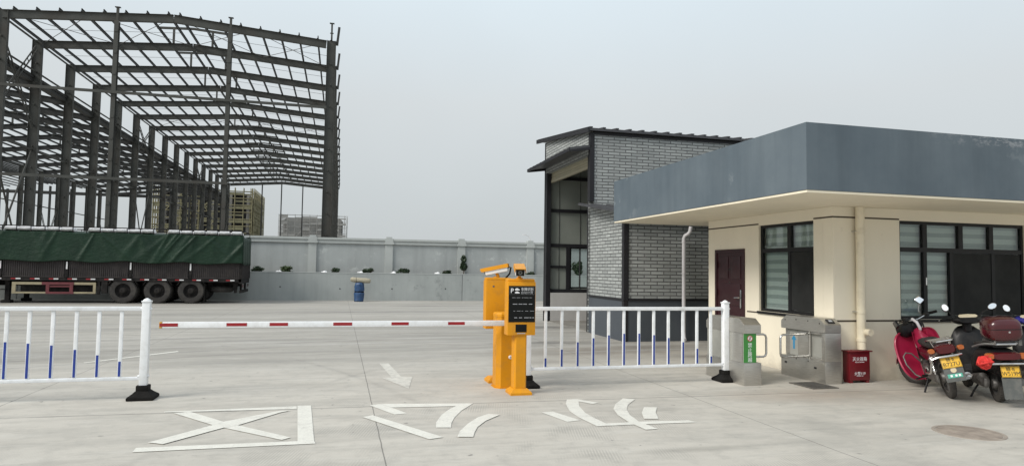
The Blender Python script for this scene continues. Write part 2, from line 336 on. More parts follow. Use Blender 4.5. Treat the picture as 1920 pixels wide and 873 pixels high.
def glass(name, tint=(0.75, 0.8, 0.8), refl=1.0):
    k = NT(name); t = k.t
    tr = k.n('ShaderNodeBsdfTransparent'); tr.inputs[0].default_value = (*tint, 1)
    gl = k.n('ShaderNodeBsdfGlossy'); gl.inputs['Roughness'].default_value = 0.02
    fr = k.n('ShaderNodeFresnel'); gm = k.n('ShaderNodeNewGeometry'); k.l(k.math('MULTIPLY_ADD', gm.outputs['Backfacing'], 1/1.5-1.5, 1.5), fr.inputs[0])
    mx = k.n('ShaderNodeMixShader'); k.l(k.math('MULTIPLY', fr.outputs[0], refl), mx.inputs[0]); k.l(tr.outputs[0], mx.inputs[1]); k.l(gl.outputs[0], mx.inputs[2])
    k.l(mx.outputs[0], k.out.inputs[0]); return k.m
M['glass'] = glass('window_glass', (0.87, 0.91, 0.90), 1.3)

def zebra():
    k = NT('zebra_blind'); sep = k.n('ShaderNodeSeparateXYZ'); k.l(k.coords(), sep.inputs[0])
    w = k.math('MULTIPLY', k.math('SUBTRACT', k.noise(2.5, 3), 0.5), 0.02)
    f = k.math('MODULO', k.math('ADD', k.math('ADD', sep.outputs[2], w), 10), 0.155)
    m = k.ramp(k.math('ABSOLUTE', k.math('SUBTRACT', f, 0.0775)), 0.030, 0.040)
    k.l(k.mix(m, (0.38, 0.41, 0.405), (0.60, 0.635, 0.62)), k.b.inputs['Base Color']); k.b.inputs['Roughness'].default_value = 0.8
    return k.m
M['zebra'] = zebra()

# ------------------------------------------------------------------ mesh builder
class MB:
    def __init__(s): s.v = []; s.f = []; s.smooth = []
    def add(s, vs, fs, smooth=False):
        o = len(s.v); s.v += [tuple(v) for v in vs]
        s.f += [tuple(i+o for i in f) for f in fs]; s.smooth += [smooth]*len(fs); return s
    def box(s, x0, x1, y0, y1, z0, z1, M4=None):
        vs = [Vector((x, y, z)) for z in (z0, z1) for y in (y0, y1) for x in (x0, x1)]
        if M4 is not None: vs = [M4 @ v for v in vs]
        return s.add(vs, [(0, 2, 3, 1), (4, 5, 7, 6), (0, 1, 5, 4), (2, 6, 7, 3), (0, 4, 6, 2), (1, 3, 7, 5)])
    def bevbox(s, x0, x1, y0, y1, z0, z1, b=0.01, M4=None):
        """box with all edges chamfered"""
        b = min(b, (x1-x0)*.45, (y1-y0)*.45, (z1-z0)*.45)
        bm = bmesh.new(); bmesh.ops.create_cube(bm, size=1)
        for v in bm.verts: v.co = Vector(((x0+x1)/2+v.co.x*(x1-x0), (y0+y1)/2+v.co.y*(y1-y0), (z0+z1)/2+v.co.z*(z1-z0)))
        bmesh.ops.bevel(bm, geom=list(bm.edges), offset=b, segments=2, affect='EDGES', profile=0.6)
        return s.from_bm(bm, M4, True)
    def from_bm(s, bm, M4=None, smooth=False):
        bm.verts.index_update()
        s.add([(M4 @ v.co if M4 is not None else v.co.copy()) for v in bm.verts], [[v.index for v in f.verts] for f in bm.faces], smooth); bm.free(); return s
    def tube(s, pts, r, n=8, caps=True, closed=False):
        pts = [Vector(p) for p in pts]; N = len(pts)
        rs = r if isinstance(r, (list, tuple)) else [r]*N
        ring = []; up = None
        for i, p in enumerate(pts):
            a = pts[i-1] if (i > 0 or closed) else p; b = pts[(i+1) % N] if (i < N-1 or closed) else p
            t = (b-a).normalized()
            if up is None:
                up = Vector((0, 0, 1)) if abs(t.z) < 0.9 else Vector((1, 0, 0))
            u = (up-t*up.dot(t)).normalized(); w = t.cross(u); up = u
            ring.append([p+(u*cos(2*pi*k/n)+w*sin(2*pi*k/n))*rs[i] for k in range(n)])
        vs = [v for rg in ring for v in rg]; fs = []
        for i in range(N if closed else N-1):
            j = (i+1) % N
            for k in range(n): fs.append((i*n+k, j*n+k, j*n+(k+1) % n, i*n+(k+1) % n))
        s.add(vs, [f[::-1] for f in fs], True)
        if caps and not closed:
            s.add(ring[0], [tuple(range(n))], False); s.add(ring[-1], [tuple(range(n))[::-1]], False)
        return s
    def lathe(s, prof, axis='z', c=(0, 0, 0), n=24, closed=False):
        """prof: list of (radius, along)"""
        c = Vector(c); vs = []
        for (r, h) in prof:
            for k in range(n):
                a = 2*pi*k/n
                p = {'z': (r*cos(a), r*sin(a), h), 'y': (r*sin(a), h, r*cos(a)), 'x': (h, r*cos(a), r*sin(a))}[axis]
                vs.append(c+Vector(p))
        m = len(prof); fs = []
        for i in range(m if closed else m-1):
            j = (i+1) % m
            for k in range(n): fs.append((i*n+k, i*n+(k+1) % n, j*n+(k+1) % n, j*n+k))
        return s.add(vs, fs, True)
    def prism(s, poly, axis, a, b, M4=None, smooth=False):
        """extrude a 2D polygon: axis x -> (y,z), y -> (x,z), z -> (x,y)"""
        def P(p, t): return Vector({'x': (t, p[0], p[1]), 'y': (p[0], t, p[1]), 'z': (p[0], p[1], t)}[axis])
        n = len(poly); vs = [P(p, a) for p in poly]+[P(p, b) for p in poly]
        if M4 is not None: vs = [M4 @ v for v in vs]
        s.add(vs, [tuple(range(n))[::-1], tuple(range(n, 2*n))], False)
        s.add(vs, [(i, (i+1) % n, n+(i+1) % n, n+i) for i in range(n)], smooth); return s
    def loft(s, secs, n=16, p=2.6, M4=None, caps=True):
        """secs: (x, yc, halfwidth, z0, z1) superellipse rings along x"""
        vs = []
        for (x, yc, w, z0, z1) in secs:
            zc, h = (z0+z1)/2, (z1-z0)/2
            for k in range(n):
                a = 2*pi*k/n; ca, sa = cos(a), sin(a)
                v = Vector((x, yc+w*math.copysign(abs(ca)**(2/p), ca), zc+h*math.copysign(abs(sa)**(2/p), sa)))
                vs.append(M4 @ v if M4 is not None else v)
        m = len(secs)
        s.add(vs, [(i*n+k, i*n+(k+1) % n, (i+1)*n+(k+1) % n, (i+1)*n+k) for i in range(m-1) for k in range(n)], True)
        if caps:
            s.add(vs[:n], [tuple(range(n))[::-1]], True); s.add(vs[-n:], [tuple(range(n))], True)
        return s
    def ball(s, c, r, n=14, m=8, M4=None):
        rx, ry, rz = r if isinstance(r, (tuple, list)) else (r, r, r)
        vs = []
        for i in range(m+1):
            t = pi*i/m
            for k in range(n):
                a = 2*pi*k/n; v = Vector((c[0]+rx*sin(t)*cos(a), c[1]+ry*sin(t)*sin(a), c[2]+rz*cos(t)))
                vs.append(M4 @ v if M4 is not None else v)
        return s.add(vs, [(i*n+k, (i+1)*n+k, (i+1)*n+(k+1) % n, i*n+(k+1) % n) for i in range(m) for k in range(n)], True)
    def build(s, name, material, parent=None, loc=None, recalc=True):
        me = bpy.data.meshes.new(name); me.from_pydata(s.v, [], s.f); me.materials.append(material)
        me.polygons.foreach_set('use_smooth', s.smooth)
        if recalc:
            bm = bmesh.new(); bm.from_mesh(me)
            bmesh.ops.remove_doubles(bm, verts=bm.verts, dist=1e-5)
            bmesh.ops.recalc_face_normals(bm, faces=bm.faces); bm.to_mesh(me); bm.free()
        if any(s.smooth):
            try: me.set_sharp_from_angle(angle=radians(40))
            except Exception: pass
        o = bpy.data.objects.new(name, me); col.objects.link(o)
        if parent: o.parent = parent
        if loc: o.location = loc
        return o

def tag(o, label=None, cat=None, group=None, kind=None):
    if label: o['label'] = label
    if cat: o['category'] = cat
    if group: o['group'] = group
    if kind: o['kind'] = kind
    return o
def thing(name, label, cat, loc=(0, 0, 0), rz=0.0, group=None, rot=None):
    o = bpy.data.objects.new(name, None); col.objects.link(o); o.location = loc
    o.rotation_euler = rot if rot else (0, 0, rz); o.empty_display_size = 0.2
    return tag(o, label, cat, group)
def copy_tree(o, parent=None):
    c = o.copy(); col.objects.link(c)
    if parent: c.parent = parent
    for ch in [x for x in bpy.data.objects if x.parent == o]: copy_tree(ch, c)
    return c
def beam(mb, p0, p1, h, w, tf=0.018, tw=0.012, up=(0, 0, 1), web_axis=None):
    """I-section from p0 to p1; h along up, w across"""
    p0, p1 = Vector(p0), Vector(p1); t = (p1-p0); L = t.length; t.normalize()
    u = Vector(up); u = (u-t*u.dot(t)).normalized(); sd = t.cross(u)
    M4 = Matrix(((t.x, sd.x, u.x, p0.x), (t.y, sd.y, u.y, p0.y), (t.z, sd.z, u.z, p0.z), (0, 0, 0, 1)))
    mb.box(0, L, -w/2, w/2, h/2-tf, h/2, M4); mb.box(0, L, -w/2, w/2, -h/2, -h/2+tf, M4); mb.box(0, L, -tw/2, tw/2, -h/2+tf, h/2-tf, M4)
    return mb
def bar(mb, p0, p1, h, w, up=(0, 0, 1)):
    p0, p1 = Vector(p0), Vector(p1); t = (p1-p0); L = t.length; t.normalize()
    u = Vector(up); u = (u-t*u.dot(t)).normalized(); sd = t.cross(u)
    M4 = Matrix(((t.x, sd.x, u.x, p0.x), (t.y, sd.y, u.y, p0.y), (t.z, sd.z, u.z, p0.z), (0, 0, 0, 1)))
    return mb.box(0, L, -w/2, w/2, -h/2, h/2, M4)
def text(name, body, size, M4, material, parent, depth=0.002, bold=0.0, xs=1.0, align='CENTER', vertical=False):
    """lettering standing on the local XY plane of M4"""
    cu = bpy.data.curves.new(name, 'FONT'); cu.body = body; cu.size = size; cu.align_x = align; cu.align_y = 'CENTER'
    cu.extrude = depth/2; cu.offset = bold; cu.resolution_u = 3
    if vertical: cu.space_line = 0.95
    t = bpy.data.objects.new(name, cu); col.objects.link(t)
    dg = bpy.context.evaluated_depsgraph_get(); me = bpy.data.meshes.new_from_object(t.evaluated_get(dg))
    col.objects.unlink(t); bpy.data.objects.remove(t); bpy.data.curves.remove(cu)
    if align == 'CENTER' and len(me.vertices):
        bx = [v.co.x for v in me.vertices]; by = [v.co.y for v in me.vertices]
        me.transform(Matrix.Translation((-(min(bx)+max(bx))/2, -(min(by)+max(by))/2, 0)))
    me.transform(M4 @ Matrix.Diagonal((xs, 1, 1, 1))); me.materials.clear(); me.materials.append(material); me.name = name
    o = bpy.data.objects.new(name, me); col.objects.link(o); o.parent = parent
    return o
def facing(loc, normal, up=(0, 0, 1)):
    """matrix whose local Z is normal, Y is up"""
    n = Vector(normal).normalized(); u = Vector(up); u = (u-n*u.dot(n)).normalized(); x = u.cross(n)
    return Matrix(((x.x, u.x, n.x, loc[0]), (x.y, u.y, n.y, loc[1]), (x.z, u.z, n.z, loc[2]), (0, 0, 0, 1)))
def holed(mb, axis, pos, thick, u0, u1, z0, z1, holes):
    """wall slab in plane axis=pos..pos+thick with rectangular openings (u0,u1,z0,z1)"""
    us = sorted({u0, u1, *[h[0] for h in holes], *[h[1] for h in holes]}); zs = sorted({z0, z1, *[h[2] for h in holes], *[h[3] for h in holes]})
    nu, nz = len(us)-1, len(zs)-1
    def solid(i, j):
        if i < 0 or j < 0 or i >= nu or j >= nz: return False
        uc, zc = (us[i]+us[i+1])/2, (zs[j]+zs[j+1])/2
        return not any(h[0] < uc < h[1] and h[2] < zc < h[3] for h in holes)
    def P(u, t, z): return (t, u, z) if axis == 'x' else (u, t, z)
    a, b = pos, pos+thick
    for i in range(nu):
        for j in range(nz):
            if not solid(i, j): continue
            x0, x1, y0, y1 = us[i], us[i+1], zs[j], zs[j+1]
            mb.add([P(x0, a, y0), P(x1, a, y0), P(x1, a, y1), P(x0, a, y1)], [(0, 1, 2, 3)])
            mb.add([P(x0, b, y0), P(x1, b, y0), P(x1, b, y1), P(x0, b, y1)], [(3, 2, 1, 0)])
            for (di, dj, q) in ((-1, 0, ((x0, y0), (x0, y1))), (1, 0, ((x1, y0), (x1, y1))), (0, -1, ((x0, y0), (x1, y0))), (0, 1, ((x0, y1), (x1, y1)))):
                if not solid(i+di, j+dj):
                    (ua, za), (ub, zb) = q
                    mb.add([P(ua, a, za), P(ub, a, zb), P(ub, b, zb), P(ua, b, za)], [(0, 1, 2, 3)])
    return mb
# ------------------------------------------------------------------ world and sun (bright hazy overcast, sun high on the left)
SUN_EL, SUN_AZ = 39, -110          # azimuth from +Y towards +X, degrees
w = bpy.data.worlds.new('World'); scene.world = w; w.use_nodes = True
nt = w.node_tree; nt.nodes.clear()
out = nt.nodes.new('ShaderNodeOutputWorld')
sky = nt.nodes.new('ShaderNodeTexSky'); sky.sky_type = 'NISHITA'; sky.sun_disc = False
sky.sun_elevation = radians(SUN_EL); sky.sun_rotation = radians(SUN_AZ); sky.dust_density = 6; sky.air_density = 1.0; sky.ozone_density = 1.0
bg1 = nt.nodes.new('ShaderNodeBackground'); bg1.inputs[1].default_value = 0.10; nt.links.new(sky.outputs[0], bg1.inputs[0])
tc = nt.nodes.new('ShaderNodeTexCoord'); sp = nt.nodes.new('ShaderNodeSeparateXYZ'); nt.links.new(tc.outputs['Generated'], sp.inputs[0])
cr = nt.nodes.new('ShaderNodeValToRGB'); nt.links.new(sp.outputs[2], cr.inputs[0])
e = cr.color_ramp.elements
e[0].position = 0.0; e[0].color = (0.61, 0.645, 0.655, 1); e[1].position = 1.0; e[1].color = (0.88, 0.94, 1.0, 1)
for p_, c_ in ((0.10, (0.645, 0.69, 0.705, 1)), (0.24, (0.725, 0.768, 0.782, 1)), (0.32, (0.755, 0.83, 0.868, 1)), (0.40, (0.79, 0.895, 0.955, 1))):
    q = e.new(p_); q.color = c_
# broad, soft cloud thickness
nz = nt.nodes.new('ShaderNodeTexNoise'); nz.inputs['Scale'].default_value = 1.3; nz.inputs['Detail'].default_value = 4
nt.links.new(tc.outputs['Generated'], nz.inputs['Vector'])
mr = nt.nodes.new('ShaderNodeMapRange'); mr.inputs[1].default_value = 0.3; mr.inputs[2].default_value = 0.7; mr.inputs[3].default_value = 0.95; mr.inputs[4].default_value = 1.05
nt.links.new(nz.outputs['Fac'], mr.inputs[0])
bg2 = nt.nodes.new('ShaderNodeBackground'); nt.links.new(cr.outputs[0], bg2.inputs[0]); nt.links.new(mr.outputs[0], bg2.inputs[1])
mx = nt.nodes.new('ShaderNodeMixShader'); mx.inputs[0].default_value = 0.88
nt.links.new(bg1.outputs[0], mx.inputs[1]); nt.links.new(bg2.outputs[0], mx.inputs[2]); nt.links.new(mx.outputs[0], out.inputs[0])
sl = bpy.data.lights.new('sun', 'SUN'); sl.energy = 2.9; sl.angle = radians(24); sl.color = (1.0, 0.955, 0.88)
so = bpy.data.objects.new('sun', sl); col.objects.link(so)
sd = Vector((sin(radians(SUN_AZ))*cos(radians(SUN_EL)), cos(radians(SUN_AZ))*cos(radians(SUN_EL)), sin(radians(SUN_EL))))
so.rotation_euler = sd.to_track_quat('Z', 'Y').to_euler(); so.location = (-20, 5, 30)
vs = scene.view_settings; vs.view_transform = 'Standard'; vs.look = 'None'; vs.gamma = 1; vs.exposure = 0.0; vs.use_curve_mapping = False

# ------------------------------------------------------------------ ground
mb = MB(); mb.add([(-2500, -1500, 0), (2500, -1500, 0), (2500, 3500, 0), (-2500, 3500, 0)], [(0, 1, 2, 3)])
tag(mb.build('ground', M['ground'], recalc=False), kind='structure')

MARKS = {'glyph_box': [[(-1.868, 8.311), (-0.45, 8.352), (-0.44, 8.193), (-1.857, 8.26)], [(-0.442, 8.373), (-0.288, 8.369), (-0.192, 6.68), (-0.174, 6.571), (-1.719, 6.576), (-1.728, 6.725), (-0.343, 6.695)], [(-1.742, 8.191), (-1.587, 8.245), (-1.272, 7.828), (-1.141, 7.654), (-0.973, 7.461), (-0.413, 6.843), (-0.49, 6.763), (-1.097, 7.376), (-1.225, 7.515)], [(-1.676, 6.894), (-1.225, 7.515), (-1.141, 7.654), (-0.606, 8.122), (-0.499, 8.103), (-0.598, 8.022), (-0.973, 7.461), (-1.097, 7.376), (-1.529, 6.804), (-1.607, 6.857)]],
'glyph_ripple': [[(0.386, 8.264), (0.517, 8.314), (0.638, 8.074), (0.788, 7.728), (0.64, 7.69)], [(0.517, 8.314), (1.632, 8.149), (1.411, 7.748), (1.275, 7.411), (1.2, 7.158), (1.163, 6.959), (1.011, 6.988), (1.044, 7.22), (1.155, 7.574), (1.283, 7.848), (1.393, 8.018), (0.638, 8.074)], [(0.286, 7.616), (0.399, 7.692), (1.027, 6.574), (0.88, 6.522)], [(1.687, 7.526), (1.805, 7.454), (1.581, 7.185), (1.438, 6.925), (1.362, 6.703), (1.314, 6.529), (1.162, 6.558), (1.226, 6.787), (1.369, 7.095), (1.527, 7.364)]],
'arrow': [[(0.704, 11.788), (0.856, 11.799), (0.948, 10.332), (1.112, 10.28), (0.957, 9.276), (0.658, 10.25), (0.799, 10.304)]],
'glyph_curve': [[(2.313, 7.5), (2.455, 7.517), (2.616, 7.035), (2.449, 6.984)], [(2.858, 8.18), (3.001, 8.177), (3.183, 7.905), (3.081, 7.852), (2.962, 8.03), (2.868, 7.753), (2.806, 7.379), (2.811, 7.111), (2.836, 6.83), (3.108, 6.838), (3.232, 6.847), (3.809, 6.806), (3.854, 6.692), (3.174, 6.724), (2.692, 6.727), (2.647, 7.17), (2.656, 7.499), (2.75, 7.912)], [(3.599, 8.11), (3.739, 8.04), (3.489, 7.71), (3.364, 7.466), (3.273, 7.172), (3.232, 6.847), (3.28, 6.488), (3.136, 6.481), (3.108, 6.838), (3.133, 7.198), (3.219, 7.524), (3.365, 7.802)], [(3.629, 7.549), (3.78, 7.508), (3.625, 7.228), (3.507, 6.924), (3.344, 6.955), (3.461, 7.259)]],
'lane_line': [[(-4.089, 12.60), (-4.04, 12.53), (-2.91, 13.90), (-2.965, 14.03)]]}
from mathutils.geometry import tessellate_polygon
def painted(name, polys, material, label, cat, z=0.004):
    m = MB()
    for i, p in enumerate(polys):
        vs = [Vector((x, y, z+0.0012*i)) for x, y in p]
        m.add(vs, [tuple(t) for t in tessellate_polygon([vs])])
    o = m.build(name, material, recalc=False)
    for pl in o.data.polygons:
        if pl.normal.z < 0: pl.flip()
    return tag(o, label, cat)
painted('painted_character', MARKS['glyph_box'], M['road_paint'], 'white painted road character shaped as an open box with a cross inside', 'road marking')
painted('painted_character', MARKS['glyph_ripple'], M['road_paint'], 'white painted road character of curved strokes between crossed box and barrier cabinet', 'road marking')
painted('painted_character', MARKS['glyph_curve'], M['road_paint'], 'white painted road character with hooked curves in front of the right fence', 'road marking')
painted('painted_arrow', MARKS['arrow'], M['faded_paint'], 'worn white arrow painted on concrete beneath the barrier arm', 'road marking')
painted('painted_line', MARKS['lane_line'], M['road_paint'], 'thin white line painted on the yard behind the left fence post', 'road marking')
# ------------------------------------------------------------------ manhole and drain grate
m_t = thing('manhole_cover', 'round rusty manhole cover set flush in the concrete foreground', 'manhole cover', (6.50, 5.73, 0))
mb = MB(); mb.lathe([(0.0, 0.006), (0.285, 0.006), (0.295, 0.004), (0.295, -0.02)], n=40); mb.build('lid', M['manhole'], m_t)
mb = MB(); mb.lathe([(0.302, -0.02), (0.302, 0.005), (0.335, 0.006), (0.345, -0.02)], n=40); mb.build('rim', mat('manhole_rim', (0.30, 0.26, 0.22), .8), m_t)
g_t = thing('drain_grate', 'dark iron drain grate set in the paving in front of the turnstile', 'drain grate', (6.85, 8.56, 0))
mb = MB()
for sx in (-1, 1): mb.box(sx*.20-.02, sx*.20+.02, -.27, .27, 0.001, 0.012)
for sy in (-1, 1): mb.box(-.18, .18, sy*.25-.02, sy*.25+.02, 0.001, 0.0115)
mb.build('frame', M['grate'], g_t)
mb = MB(); mb.box(-.18, .18, -.23, .23, 0.001, 0.003); mb.build('pit', M['far_void'], g_t)
mb = MB()
for i in range(15): mb.box(-.18, .18, -.22+i*.0314-.007, -.22+i*.0314+.007, 0.0035, 0.011)
mb.build('bars', M['grate'], g_t)

# ------------------------------------------------------------------ perimeter walls
pw = thing('retaining_wall', 'low grey rendered planter wall running along the far side of the yard', 'wall', (0, 34.1, 0))
mb = MB(); xs = [-60, -33.7, -13.8, 6.14, 26, 40]
for a, b in zip(xs[:-1], xs[1:]): mb.box(a+.012, b-.012, 0, 0.24, -0.1, 1.34)
mb.build('body', M['wall_low'], pw)
mb = MB(); mb.box(-60, 40, -0.012, 0.25, 1.342, 1.38); mb.build('coping', M['wall_trim'], pw)
mb = MB(); mb.box(-60, 40, 0.255, 1.04, 0, 1.32); mb.build('planting_bed', M['soil'], pw)
for x, z in [(-13.6, .62), (-10.9, .6), (-8.2, .61), (-5.5, .6), (-2.78, .655), (0.02, .576), (2.56, .595), (5.27, .615), (8.1, .6)]:
    mb = MB(); mb.lathe([(0.0, -.004), (0.03, -.004), (0.034, -.010), (0.034, 0.02)], axis='y', n=12); mb.build('weep_hole', M['far_void'], pw, (x, 0, z))
uw = thing('boundary_wall', 'tall grey rendered wall with pillars and panels behind the planter', 'wall', (0, 35.15, 0))
mb = MB(); mb.box(-60, 40, 0.06, 0.24, 0, 2.85); mb.build('panel', M['wall_grey'], uw)
mb = MB(); mb.box(-60, 40, -0.03, 0.33, 2.852, 3.03); mb.box(-60, 40, -0.08, 0.38, 3.032, 3.14); mb.build('coping', M['wall_trim'], uw)
for k in range(-14, 9):
    x = -1.38+3.82*k
    mb = MB(); mb.box(x-.20, x+.20, -0.02, 0.32, 0, 2.849)
    mb.box(x-.25, x+.25, -0.09, 0.39, 2.853, 2.97); mb.box(x-.21, x+.21, -0.09, 0.39, 2.972, 3.16); mb.box(x-.15, x+.15, -0.06, 0.36, 3.162, 3.24)
    mb.build('pillar', M['wall_trim'], uw)

def leaf_cloud(n, rx, ry, rz, leaf, seed, zc=None, cone=0.0):
    rnd = random.Random(seed); m = MB(); zc = rz if zc is None else zc
    cl = [(rnd.uniform(-1, 1), rnd.uniform(-1, 1), rnd.uniform(-1, 1), rnd.uniform(.3, .55)) for _ in range(14)]
    cl = [c for c in cl if c[0]**2+c[1]**2+c[2]**2 < 1.0] or cl[:4]
    for _ in range(n):
        c = rnd.choice(cl); d = Vector((rnd.gauss(0, 1), rnd.gauss(0, 1), rnd.gauss(0, 1))).normalized()*c[3]*rnd.random()**.4
        p = Vector((c[0]*.75+d.x, c[1]*.75+d.y, c[2]*.75+d.z)); taper = 1-cone*(p.z+1)/2
        p = Vector((p.x*rx*taper, p.y*ry*taper, zc+p.z*rz))
        if p.z < 0.01: p.z = 0.01+rnd.random()*.05
        a, b = rnd.uniform(0, 2*pi), rnd.uniform(-.9, .9); L = leaf*rnd.uniform(.6, 1.3)
        u = Vector((cos(a)*cos(b), sin(a)*cos(b), sin(b))); v = u.cross(Vector((rnd.gauss(0, 1), rnd.gauss(0, 1), rnd.gauss(0, 1)))).normalized()
        m.add([p-u*L/2, p+v*L*.28, p+u*L/2, p-v*L*.28], [(0, 1, 2, 3)])
    return m
bush_x = [(-12.1, .42, .2), (-9.2, .4, .18), (-6.4, .4, .2), (-3.95, .4, .19), (-2.55, .42, .24), (-0.27, .40, .20), (1.48, .40, .18), (3.15, .40, .26), (5.38, .40, .19), (9.95, .40, .22)]
notes = ['lowest one, half hidden at the truck', 'dark clump behind the truck tailboard', 'small clump above the truck wheels', 'clump just right of the truck tailboard', 'largest green clump left of the first pillar right of the truck',
         'clump above the blue barrel\'s left', 'low clump above and right of the blue barrel', 'dense clump in the middle of the second bare panel', 'low clump beside the tall shrub', 'clump beside the brick building']
labels = ['low bush in the wall planter far left behind the trailer', 'low bush in the wall planter behind the middle of the trailer', 'low bush in the planter behind the rearmost trailer wheel',
          'dark low bush in the planter right beside the trailer tailboard', 'greener low bush in the planter left of the first clear wall pillar', 'dark low bush in the planter right of the first clear wall pillar',
          'flat low bush in the planter left of the second clear wall pillar', 'rounded low bush in the planter right of the second clear wall pillar', 'flat low bush in the planter left of the tall shrub', 'low bush in the planter beside the brick building']
for i, (x, rw, rz) in enumerate(bush_x):
    t = thing('low_bush', labels[i], 'bush', (x, 34.66, 1.32), 0, 'low bushes in the planter')
    leaf_cloud(620, rw*.95, .22, rz*.95, .10, 30+i, zc=.12).build('foliage', M['leaf_mid' if i in (4,) else 'leaf_dark'], t, recalc=False)
    mb = MB()
    for k in range(5): mb.tube([(0, 0, 0), (random.uniform(-.2, .2), random.uniform(-.1, .1), .2)], .01, 5)
    mb.build('stem', M['stem'], t)
for x, lab in ((6.3, 'tall dark columnar shrub standing before a wall pillar'), (12.63, 'tall columnar shrub seen through the brick building\'s window')):
    t = thing('columnar_shrub', lab, 'shrub', (x, 34.62, 1.32))
    leaf_cloud(1300, .42, .3, .50, .12, int(x*10), zc=.52, cone=.25).build('foliage', M['leaf_dark'], t, recalc=False)
    mb = MB(); mb.tube([(0, 0, 0), (0.02, 0, .4), (0, 0, .8)], [.03, .02, .01], 6); mb.build('stem', M['stem'], t)
for x, lab in ((-2.9, 'white plastic scrap on the planter edge nearest the trailer'), (-.76, 'white plastic scrap in the planter just right of a pillar'), (.98, 'white plastic scrap in the planter above the blue barrel'),
               (2.62, 'white plastic scrap in the planter right of the second pillar'), (4.85, 'white plastic scrap left of the flat bush by the tall shrub'), (9.35, 'white plastic scrap in the planter near the brick building')):
    mb = MB(); rnd = random.Random(int(x*100))
    n = 7; vs = []; fs = []
    for i in range(n):
        for j in range(4):
            px = (i/(n-1)-.5)*.26; vs.append((px, (j/3-.5)*.22, max(0.0, (.09 if px > 0 else .05)*(1-abs(px)/.2)+rnd.uniform(0, .05)) if 0 < j < 3 else rnd.uniform(0, .015)))
    for i in range(n-1):
        for j in range(3): fs.append((i*4+j, (i+1)*4+j, (i+1)*4+j+1, i*4+j+1))
    mb.add(vs, fs, True); tag(mb.build('plastic_scrap', M['bag_white'], None, (x, 34.42, 1.36)), lab, 'plastic scrap', 'white scraps in the planter')

# ------------------------------------------------------------------ steel frame hall
hall = thing('steel_frame_building', 'tall dark steel frame of an unclad industrial hall behind the boundary wall', 'building under construction', (0, 0, 0))
XR, XL, XLL, X4 = -1.02, -21.4, -41.5, -61.6
YS = [48+6*i for i in range(16)]
ZE, ZRG = 17.25, 18.0             # rafter centre line at eave and ridge
ZE2, ZR2 = 14.45, 15.6           # the lower left span
def hx(x):                        # main-span rafter centre line
    xm = (XR+XL)/2; return ZRG-(ZRG-ZE)*abs(x-xm)/(XR-xm)
def hx2(x):
    xm = (XL+XLL)/2 if x > XLL else (XLL+X4)/2; return ZR2-(ZR2-ZE2)*abs(x-xm)/10.05
XM, XM2 = (XR+XL)/2, (XL+XLL)/2
def column(x, y, z1, wide, name='column'):
    m = MB(); beam(m, (x, y, 0), (x, y, z1), wide, .28, .02, .014, up=(1, 0, 0))
    for z in [1.5*i+.8 for i in range(int(z1/1.5))]: m.box(x-.03, x+.03, y-.16, y-.004-.008, z, z+.10)   # stiffener cleats
    m.build(name, M['steel_grey'], hall)
for y in YS:
    column(XR, y, ZE+.3, .62); column(XL if y > 48 else XL+.38, y, ZE+.3, .62); column(XLL, y, ZE2+.2, .55); column(X4, y, ZE2+.2, .55)
    m = MB(); beam(m, (XR-.35, y, ZE), (XM, y, ZRG), .53, .22, .014, .01); m.build('rafter', M['steel_grey'], hall)
    m = MB(); beam(m, (XL+.35, y, ZE), (XM-.004, y, ZRG), .53, .22, .014, .01); m.build('rafter', M['steel_grey'], hall)
    m = MB(); beam(m, (XL-.3, y, ZE2), (XM2, y, ZR2), .50, .22, .014, .01); m.build('rafter', M['steel_dark'], hall)
    m = MB(); beam(m, (XLL+.3, y, ZE2), (XM2-.004, y, ZR2), .50, .22, .014, .01); m.build('rafter', M['steel_dark'], hall)
    m = MB(); bar(m, (XR+.38, y, ZE+.0), (XR+.50, y, ZE+1.3), .16, .16, up=(1, 0, 0)); bar(m, (XR+.2, y, ZE+.2), (XR+.4, y, ZE+.2), .1, .08); m.build('parapet_post', M['steel_dark'], hall)
    if y > 48 :
        for xm, zr, nm in ((XM, ZRG, 0), (XM2, ZR2, 1)):
            m = MB()
            for s in (-1, 1): m.box(xm+s*1.35-.07, xm+s*1.35+.07, y-.07, y+.07, zr+.2, zr+1.25)
            bar(m, (xm-2.5, y, zr+1.26), (xm, y, zr+1.42), .16, .12); bar(m, (xm, y, zr+1.42), (xm+2.5, y, zr+1.26), .16, .12)
            m.build('ridge_monitor', M['steel_grey'], hall)
def purlin(x, z, y0=47.86, y1=138.2, matl='steel_dark'):
    m = MB(); m.box(x-.005, x+.005, y0, y1, z-.02, z+.15); m.box(x, x+.055, y0, y1, z+.142, z+.15); m.box(x-.055, x, y0, y1, z-.02, z-.012); m.build('purlin', M[matl], hall)
for s in (-1, 1):
    for k in range(8):
        x = XM+s*(.35+1.27*k); purlin(x, hx(x)+.30)
    for k in range(9):
        x = XM2+s*(.35+1.2*k); purlin(x, hx2(x)+.32); purlin(x-20.1, hx2(x)+.32)
purlin(XR-.05, ZE+.31); purlin(XL+.05, ZE+.31)
for i in range(15):                # sag rods and roof bracing
    y0 = YS[i]
    for dy in (2, 4):
        m = MB()
        for s in (-1, 1): m.tube([(XM+s*.35, y0+dy, hx(XM+.35)+.40), (XM+s*9.9, y0+dy, hx(XM+9.9)+.40)], .014, 4)
        m.build('sag_rod', M['rod'], hall)
for i in (0, 5, 10, 14):
    y0, y1 = YS[i], YS[i+1]; m = MB(); xs = [XL+.4, XL+5.2, XM, XR-5.2, XR-.4]
    for a, b in zip(xs[:-1], xs[1:]):
        m.tube([(a, y0, hx(a)+.1), (b, y1, hx(b)+.1)], .022, 5); m.tube([(b, y0, hx(b)+.1), (a, y1, hx(a)+.1)], .022, 5)
    m.build('roof_brace', M['rod'], hall)
